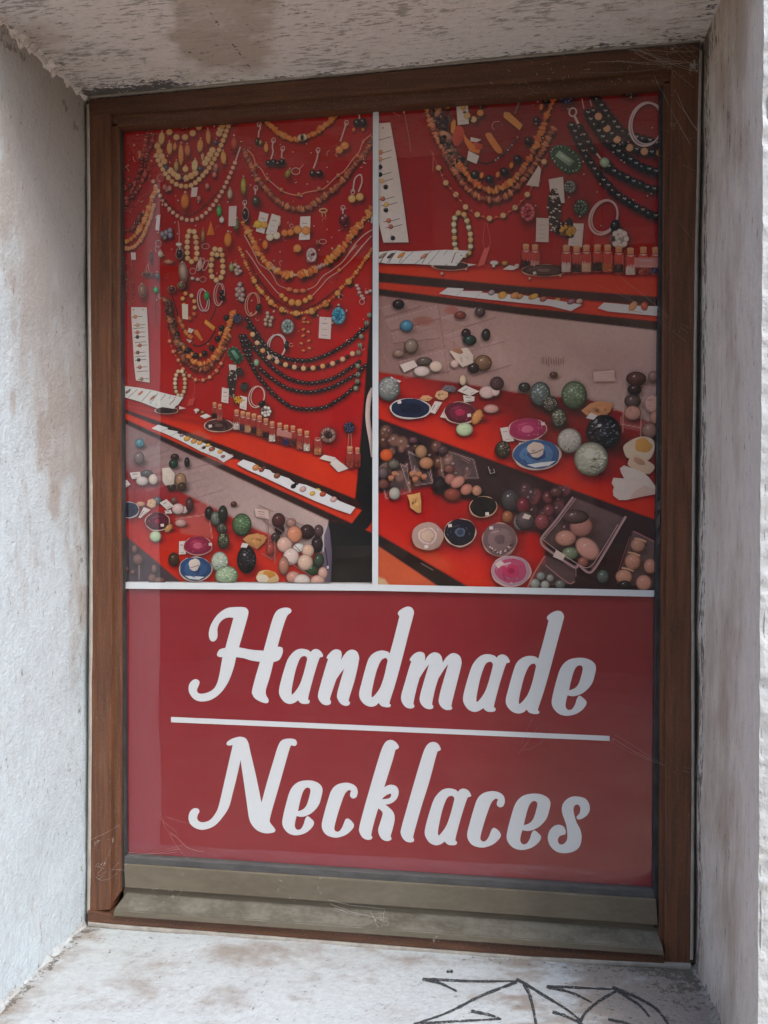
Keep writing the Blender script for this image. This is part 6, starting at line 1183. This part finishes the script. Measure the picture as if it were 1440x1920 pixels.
A = new('printed_agate_plate'); agate(A, 165, 695, 198, 124, [(1, (46, 68, 96)), (.72, (62, 86, 112)), (.4, (44, 62, 90))], (180, 156, 142), 0, None, 1.05); shape(A, [(80, 785), (200, 765), (325, 752), (270, 792), (150, 808)], (174, 172, 170), 0, 0); shape(A, wobble(158, 655, 72, 66, .3, 22, .1), (178, 158, 146), .3, 0); line(A, [(110, 690), (160, 680), (220, 650)], 9, (96, 76, 70)); shape(A, wobble(45, 620, 40, 24, .1, 14, .2), (150, 160, 172), 0, 0); dab(A, 80, 715, 40, 8, (168, 172, 178), -.1); fin(A)
A = new('printed_shell'); shape(A, [(905, 652), (922, 608), (1000, 560), (1080, 543), (1160, 575), (1168, 660), (1122, 742), (1040, 722), (942, 727)], (176, 156, 136), .3, .45, True); shape(A, wobble(1075, 620, 75, 62, .3, 20, .12), (146, 108, 56), .3, 0); fin(A)
A = new('printed_shell'); shape(A, [(945, 760), (990, 700), (1062, 720), (1168, 790), (1152, 842), (1100, 862), (962, 802)], (166, 140, 120), .35, .4, True); shape(A, wobble(1040, 755, 55, 26, .5, 16, .1), (122, 92, 76), .2, 0); fin(A)
A = new('printed_quartz'); q = [(875, 815), (910, 790), (1000, 820), (1080, 850), (1130, 900), (1188, 980), (1182, 1035), (1050, 1060), (930, 1086), (870, 1086), (820, 1050), (815, 1000), (826, 980), (805, 940), (820, 895), (912, 902), (885, 850)]
shape(A, q, (188, 170, 160), .25, .5); shape(A, [(1000, 1010), (1090, 960), (1188, 1000), (1182, 1035), (1050, 1060), (960, 1076)], (150, 126, 116), .1, 0); shape(A, [(905, 800), (1000, 824), (1060, 880), (940, 900), (915, 880)], (198, 182, 172), .1, 0); shape(A, [(830, 910), (930, 910), (900, 1000), (830, 990)], (196, 180, 170), .1, 0); fin(A)
for p in ([(820, 310), (885, 320)], [(770, 330), (770, 480)], [(885, 370), (885, 435), (1050, 465)], [(930, 80), (1190, 130)], [(1055, 100), (1060, 560)], [(915, 100), (905, 500)]): pan.line(P_(p), 1.7, (170, 136, 126), .55)
for x, y, rx, ry, c in ((50, 1130, 62, 72, (88, 34, 44)), (70, 1262, 86, 82, (70, 60, 60)), (210, 1272, 66, 72, (104, 56, 58)), (330, 1020, 60, 44, (76, 52, 50)), (545, 1310, 102, 96, (128, 88, 80)), (412, 1412, 92, 70, (150, 108, 94)), (450, 1542, 72, 56, (92, 98, 78)), (560, 1616, 48, 46, (116, 74, 64)), (1030, 1470, 66, 62, (126, 92, 78)), (985, 1612, 70, 72, (142, 102, 86)), (910, 1740, 74, 64, (146, 106, 88)), (1135, 1652, 58, 68, (134, 96, 84)), (1080, 1792, 68, 68, (146, 104, 90)), (915, 1812, 58, 40, (40, 36, 36)), (730, 1740, 54, 60, (66, 72, 68)), (150, 1800, 46, 44, (116, 114, 106)), (236, 1812, 40, 40, (122, 120, 112)), (200, 1736, 40, 38, (104, 104, 100)), (280, 1752, 34, 34, (110, 106, 102)), (365, 1806, 46, 40, (88, 86, 84)), (490, 1230, 120, 60, (70, 54, 52))):
    A = new('printed_stone_ball'); ball(A, x, y, rx, ry, c, 12, None, 0, True, .25); fin(A)
A = new('printed_stone_ball'); ball(A, 600, 1502, 118, 84, (164, 120, 108), 14, None, .7, True, .25); fin(A)
A = new('printed_display_box'); line(A, [(478, 1062), (330, 1262), (222, 1390), (205, 1440), (250, 1500), (480, 1655), (520, 1640), (600, 1700), (650, 1680), (740, 1540), (880, 1300), (925, 1225)], 22, (132, 104, 104)); line(A, [(500, 1070), (350, 1270), (240, 1400), (240, 1440), (480, 1610), (610, 1660), (720, 1520), (860, 1290)], 6, (152, 124, 122)); line(A, [(235, 1565), (140, 1720), (90, 1830)], 14, (150, 96, 90)); line(A, [(240, 1640), (430, 1790), (490, 1780)], 12, (120, 84, 84)); line(A, [(500, 1640), (500, 1740)], 8, (120, 88, 86)); line(A, [(990, 1350), (1180, 1445)], 12, (110, 72, 74)); line(A, [(960, 1400), (860, 1700)], 8, (96, 60, 60)); fin(A)
for q in ([(303, 1570), (330, 1513), (412, 1555), (385, 1606)], [(45, 1240), (60, 1200), (117, 1220), (96, 1252)]): A = new('printed_price_card'); card(A, q, (188, 166, 158), 0, 0); fin(A)
for x, y in ((1050, 1420), (995, 1540), (940, 1672)): A = new('printed_label'); line(A, [(x - 50, y - 8), (x, y), (x + 52, y + 22)], 14, (176, 134, 106)); fin(A)
pan.build('printed_wall_and_shelves', rp)
# ---------------------------------------------------------------- white borders, red panel and lettering
PANEL[0] = None; CLIP[0] = None; PART[0] = poster
M['red_ink'] = simple('red_print', tuple(0.80 * np.array(srgb((117, 24, 32))) / 0.57), 0.42, 0.03, 60, (1, 1, 1), 0, 0.3)
def white_ink():
    t = NT('white_print'); n = t.noise(300, 3, .6)
    return t.done(t.mix(n, (0.67, 0.70, 0.735), (0.72, 0.75, 0.785)), 0.42, None, 0.3)
M['white_ink'] = white_ink()
def flat(name, quad, dz, mat, parent):
    P = on_y(np.array([p[0] for p in quad], float), np.array([p[1] for p in quad], float), YP); P[:, 1] = YP - dz
    return mesh(name, P, [tuple(range(len(quad)))[::-1]], parent, mat)
red = flat('red_panel', [(222, 1100), (1236, 1113), (1238, 1690), (224, 1622)], 0.0002, M['red_ink'], poster)
flat('white_divider', [(700.2, 196), (711, 195), (709.7, 1098.5), (698.8, 1098.5)], 0.0060 - 0.0009, M['white_ink'], poster)
flat('white_border', [(222, 1091), (700, 1095), (1238, 1106.5), (1238, 1118.5), (700, 1107), (222, 1103)], 0.0052, M['white_ink'], poster)
flat('underline', [(321, 1344), (1143, 1379.6), (1143, 1389), (321, 1354)], 0.0008, M['white_ink'], red)

def smooth_loop(pts, n=6):
    """closed outline; points with a third value are corners"""
    cor = [i for i, p in enumerate(pts) if len(p) > 2]; P = [p[:2] for p in pts]
    if not cor: return catmull(P, n, True)
    P = P[cor[0]:] + P[:cor[0]]; idx = [(i - cor[0]) % len(pts) for i in cor]; idx.sort(); out = []
    for a, b in zip(idx, idx[1:] + [len(P)]):
        seg = [P[k % len(P)] for k in range(a, b + 1)]
        c = catmull(seg, n) if len(seg) > 2 else np.array(seg, float); out.append(c[:-1])
    return np.vstack(out)
GH = [[(405, 97), (470, 97), (495, 112), (500, 140), (475, 235), (440, 355, 1), (520, 370), (598, 377, 1), (640, 225), (665, 150), (690, 115), (730, 100), (765, 104), (778, 120), (770, 134), (752, 150), (735, 190), (710, 270), (688, 352, 1), (705, 352), (720, 360), (722, 385), (712, 415), (695, 438), (662, 450, 1), (640, 540), (618, 610), (612, 640), (616, 665), (630, 690), (628, 708), (612, 714), (580, 705), (545, 685), (528, 660), (524, 635), (545, 550), (575, 448, 1), (520, 440), (470, 425), (422, 418, 1), (405, 490), (370, 580), (320, 650), (260, 692), (200, 703), (155, 690), (125, 655), (116, 620), (125, 585), (150, 562), (175, 563), (187, 580), (180, 605), (171, 625), (175, 645), (195, 653), (230, 648), (265, 632), (290, 605), (310, 550), (334, 418, 1), (315, 417), (300, 408), (302, 390), (318, 368), (353, 358, 1), (375, 275), (405, 165, 1), (370, 164), (340, 175), (315, 200), (302, 235), (302, 260), (302, 285), (292, 308), (272, 318), (255, 308), (247, 285), (247, 255), (260, 210), (290, 160), (325, 125), (365, 103)]]
Ga = [[(855, 365), (885, 373), (900, 386, 1), (915, 371), (938, 366), (962, 377), (977, 398), (979, 414), (960, 420, 1), (945, 460), (915, 560), (885, 680), (893, 695), (893, 710), (880, 718), (850, 718), (830, 708), (820, 695, 1), (795, 712), (765, 719), (730, 705), (705, 672), (697, 640), (705, 590), (730, 500), (755, 430), (790, 385), (822, 367)], [(860, 411), (877, 424), (873, 455), (850, 540), (825, 605), (785, 657), (778, 640), (785, 590), (805, 500), (832, 428)]]
Gn = [[(1003, 420), (1020, 395), (1045, 373), (1072, 368), (1095, 380), (1100, 405), (1095, 437, 1), (1115, 405), (1140, 378), (1168, 370), (1197, 382), (1211, 412), (1210, 445), (1185, 560), (1146, 690), (1153, 705), (1150, 722), (1130, 731), (1100, 722), (1078, 695), (1070, 660), (1090, 580), (1116, 492, 1), (1090, 525), (1066, 560, 1), (1045, 620), (1025, 685), (1031, 700), (1028, 718), (1005, 727), (975, 718), (953, 690), (948, 660), (965, 590), (1000, 470), (1013, 432, 1)]]
Gd = [[(1115, 120), (1142, 128), (1157, 155), (1150, 190), (1120, 300), (1075, 470), (1030, 630), (991, 750), (998, 765), (995, 780), (970, 784), (935, 775), (916, 755, 1), (895, 773), (860, 780), (820, 765), (790, 730), (783, 690), (800, 620), (825, 530), (850, 460), (885, 425), (930, 410), (972, 415), (992, 428, 1), (1020, 330), (1058, 184, 1), (1047, 168), (1055, 150), (1083, 130)], [(960, 459), (976, 472), (972, 500), (950, 590), (920, 665), (875, 717), (867, 703), (875, 650), (900, 550), (930, 480)]]
Gm = [[(165, 435), (185, 405), (210, 388), (237, 384), (259, 395), (265, 420), (262, 443, 1), (285, 408), (318, 388), (350, 393), (370, 415), (378, 453, 1), (400, 420), (430, 396), (457, 393), (486, 410), (498, 440), (495, 480), (465, 600), (434, 725), (439, 740), (432, 755), (400, 757), (370, 740), (352, 705), (360, 650), (385, 560), (413, 463, 1), (385, 500), (350, 555, 1), (330, 620), (310, 715), (317, 730), (312, 748), (285, 752), (255, 738), (232, 705), (232, 665), (255, 580), (290, 463, 1), (262, 500), (230, 550, 1), (210, 620), (190, 712), (196, 728), (190, 743), (165, 748), (135, 735), (113, 700), (112, 660), (135, 580), (155, 510), (176, 445, 1)]]
Ge = [[(1255, 422), (1305, 428), (1345, 450), (1362, 482), (1355, 530), (1335, 590), (1290, 640), (1240, 665), (1205, 669), (1180, 663, 1), (1170, 700), (1167, 735), (1182, 756), (1208, 752), (1228, 722), (1240, 685), (1256, 666), (1280, 680), (1302, 708), (1285, 745), (1240, 780), (1180, 795), (1130, 785), (1095, 755), (1078, 715), (1085, 660), (1105, 580), (1130, 500), (1160, 455), (1200, 430)], [(1262, 471), (1277, 487), (1270, 530), (1250, 590), (1225, 618), (1189, 632, 1), (1200, 580), (1220, 510), (1240, 478)]]
GN = [[(452, 107), (480, 115), (500, 145), (515, 210), (550, 360), (585, 530, 1), (620, 400), (665, 250), (690, 170), (715, 130), (755, 119), (795, 122), (812, 140), (808, 160), (793, 166), (776, 161, 1), (765, 185), (735, 290), (690, 450), (655, 570), (638, 640), (643, 662), (665, 690), (674, 708), (660, 722), (610, 727), (560, 710), (525, 675), (505, 630), (490, 530), (470, 390), (450, 256, 1), (430, 350), (400, 470), (375, 560), (330, 630), (280, 680), (220, 703), (170, 698), (130, 670), (116, 630), (125, 590), (150, 567), (178, 570), (186, 587), (175, 610), (172, 635), (190, 653), (220, 655), (255, 640), (285, 605), (310, 550), (350, 380), (400, 160, 1), (380, 163), (362, 158), (365, 140), (390, 122), (425, 110)]]
Gc = [[(1125, 402), (1167, 410), (1195, 432), (1203, 465), (1193, 495), (1172, 503), (1155, 490), (1155, 470), (1160, 455), (1145, 450), (1120, 475), (1095, 540), (1070, 620), (1053, 690), (1060, 712), (1080, 716), (1100, 695), (1115, 660), (1125, 638), (1140, 632), (1165, 650), (1179, 678), (1160, 710), (1120, 740), (1065, 755), (1010, 742), (980, 710), (972, 670), (985, 610), (1010, 520), (1035, 450), (1072, 414)]]
Gk = [[(1416, 127), (1446, 140), (1466, 165), (1464, 181), (1446, 190, 1), (1425, 265), (1373, 432, 1), (1392, 421), (1420, 415), (1450, 425), (1466, 455), (1460, 492), (1440, 520), (1408, 538), (1380, 543, 1), (1405, 562), (1432, 592), (1441, 632), (1430, 690), (1415, 745), (1420, 757), (1415, 770), (1390, 777), (1360, 765), (1340, 735), (1335, 700), (1350, 650), (1363, 602), (1355, 583), (1335, 566, 1), (1310, 650), (1290, 735), (1297, 750), (1290, 765), (1265, 769), (1235, 755), (1215, 722), (1213, 690), (1235, 600), (1280, 440), (1330, 270), (1360, 180), (1385, 138)], [(1412, 472), (1417, 487), (1402, 503), (1358, 509, 1), (1378, 488)]]
Gl = [[(315, 140), (345, 150), (362, 175), (364, 192), (345, 200, 1), (330, 250), (290, 400), (240, 560), (190, 740), (193, 760), (190, 780), (160, 785), (130, 770), (110, 735), (110, 700), (140, 590), (180, 450), (230, 280), (260, 190), (285, 152)]]
Gs = [[(1240, 490), (1290, 502), (1317, 535), (1322, 577), (1305, 610), (1275, 632), (1247, 638), (1238, 622), (1255, 600), (1262, 572), (1255, 549), (1238, 542), (1221, 556), (1219, 590), (1235, 650), (1262, 705), (1270, 760), (1255, 815), (1215, 845), (1160, 855), (1110, 845), (1070, 810), (1053, 762), (1062, 715), (1090, 682), (1125, 672), (1155, 685), (1168, 715), (1162, 735), (1145, 738), (1125, 750), (1117, 775), (1130, 797), (1155, 795), (1175, 770), (1178, 730), (1170, 670), (1145, 595), (1147, 545), (1173, 510), (1205, 493)]]
def glyph(name, G, org, box_=None):
    s = 3.4286; loops = [smooth_loop(g) for g in G]
    loops = [np.stack([org[0] + l[:, 0] / s, org[1] + l[:, 1] / s], 1) for l in loops]
    if box_:                                       # same letter again: fitted to its own place and size
        lo, hi = loops[0].min(0), loops[0].max(0); b = np.array(box_, float); loops = [b[:2] + (l - lo) / (hi - lo) * (b[2:] - b[:2]) for l in loops]
    tri = tessellate_polygon([[Vector((x, y, 0)) for x, y in l] for l in loops]); V = np.vstack(loops)
    P = on_y(V[:, 0], V[:, 1], YP); P[:, 1] = YP - 0.0008; F = []
    for f in tri:
        a, b, c = V[f[0]], V[f[1]], V[f[2]]; cr = (b[0] - a[0]) * (c[1] - a[1]) - (b[1] - a[1]) * (c[0] - a[0]); F.append(tuple(f) if cr < 0 else tuple(f)[::-1])
    return mesh('letter_' + name, P, F, red, M['white_ink'])
def bx(org, x0, y0, x1, y1): s = 3.4286; return (org[0] + x0 / s, org[1] + y0 / s, org[0] + x1 / s, org[1] + y1 / s)
O1, O2, O3, O4 = (320, 1110), (720, 1110), (320, 1350), (720, 1350)
glyph('h', GH, O1); glyph('a', Ga, O1); glyph('n', Gn, O1); glyph('d', Gd, O2, (673.5, 1137.2, 776.4, 1326.0)); glyph('m', Gm, O2); glyph('a', Ga, O1, bx(O2, 508, 399, 809, 770)); glyph('d', Gd, O2); glyph('e', Ge, O2)
glyph('n', GN, O3); glyph('e', Ge, O2, bx(O3, 718, 387, 977, 740)); glyph('c', Gc, O3); glyph('k', Gk, O3); glyph('l', Gl, O4); glyph('a', Ga, O1, bx(O4, 262, 438, 560, 804)); glyph('c', Gc, O3, bx(O4, 535, 456, 777, 819)); glyph('e', Ge, O2, bx(O4, 788, 472, 1070, 834)); glyph('s', Gs, O4)
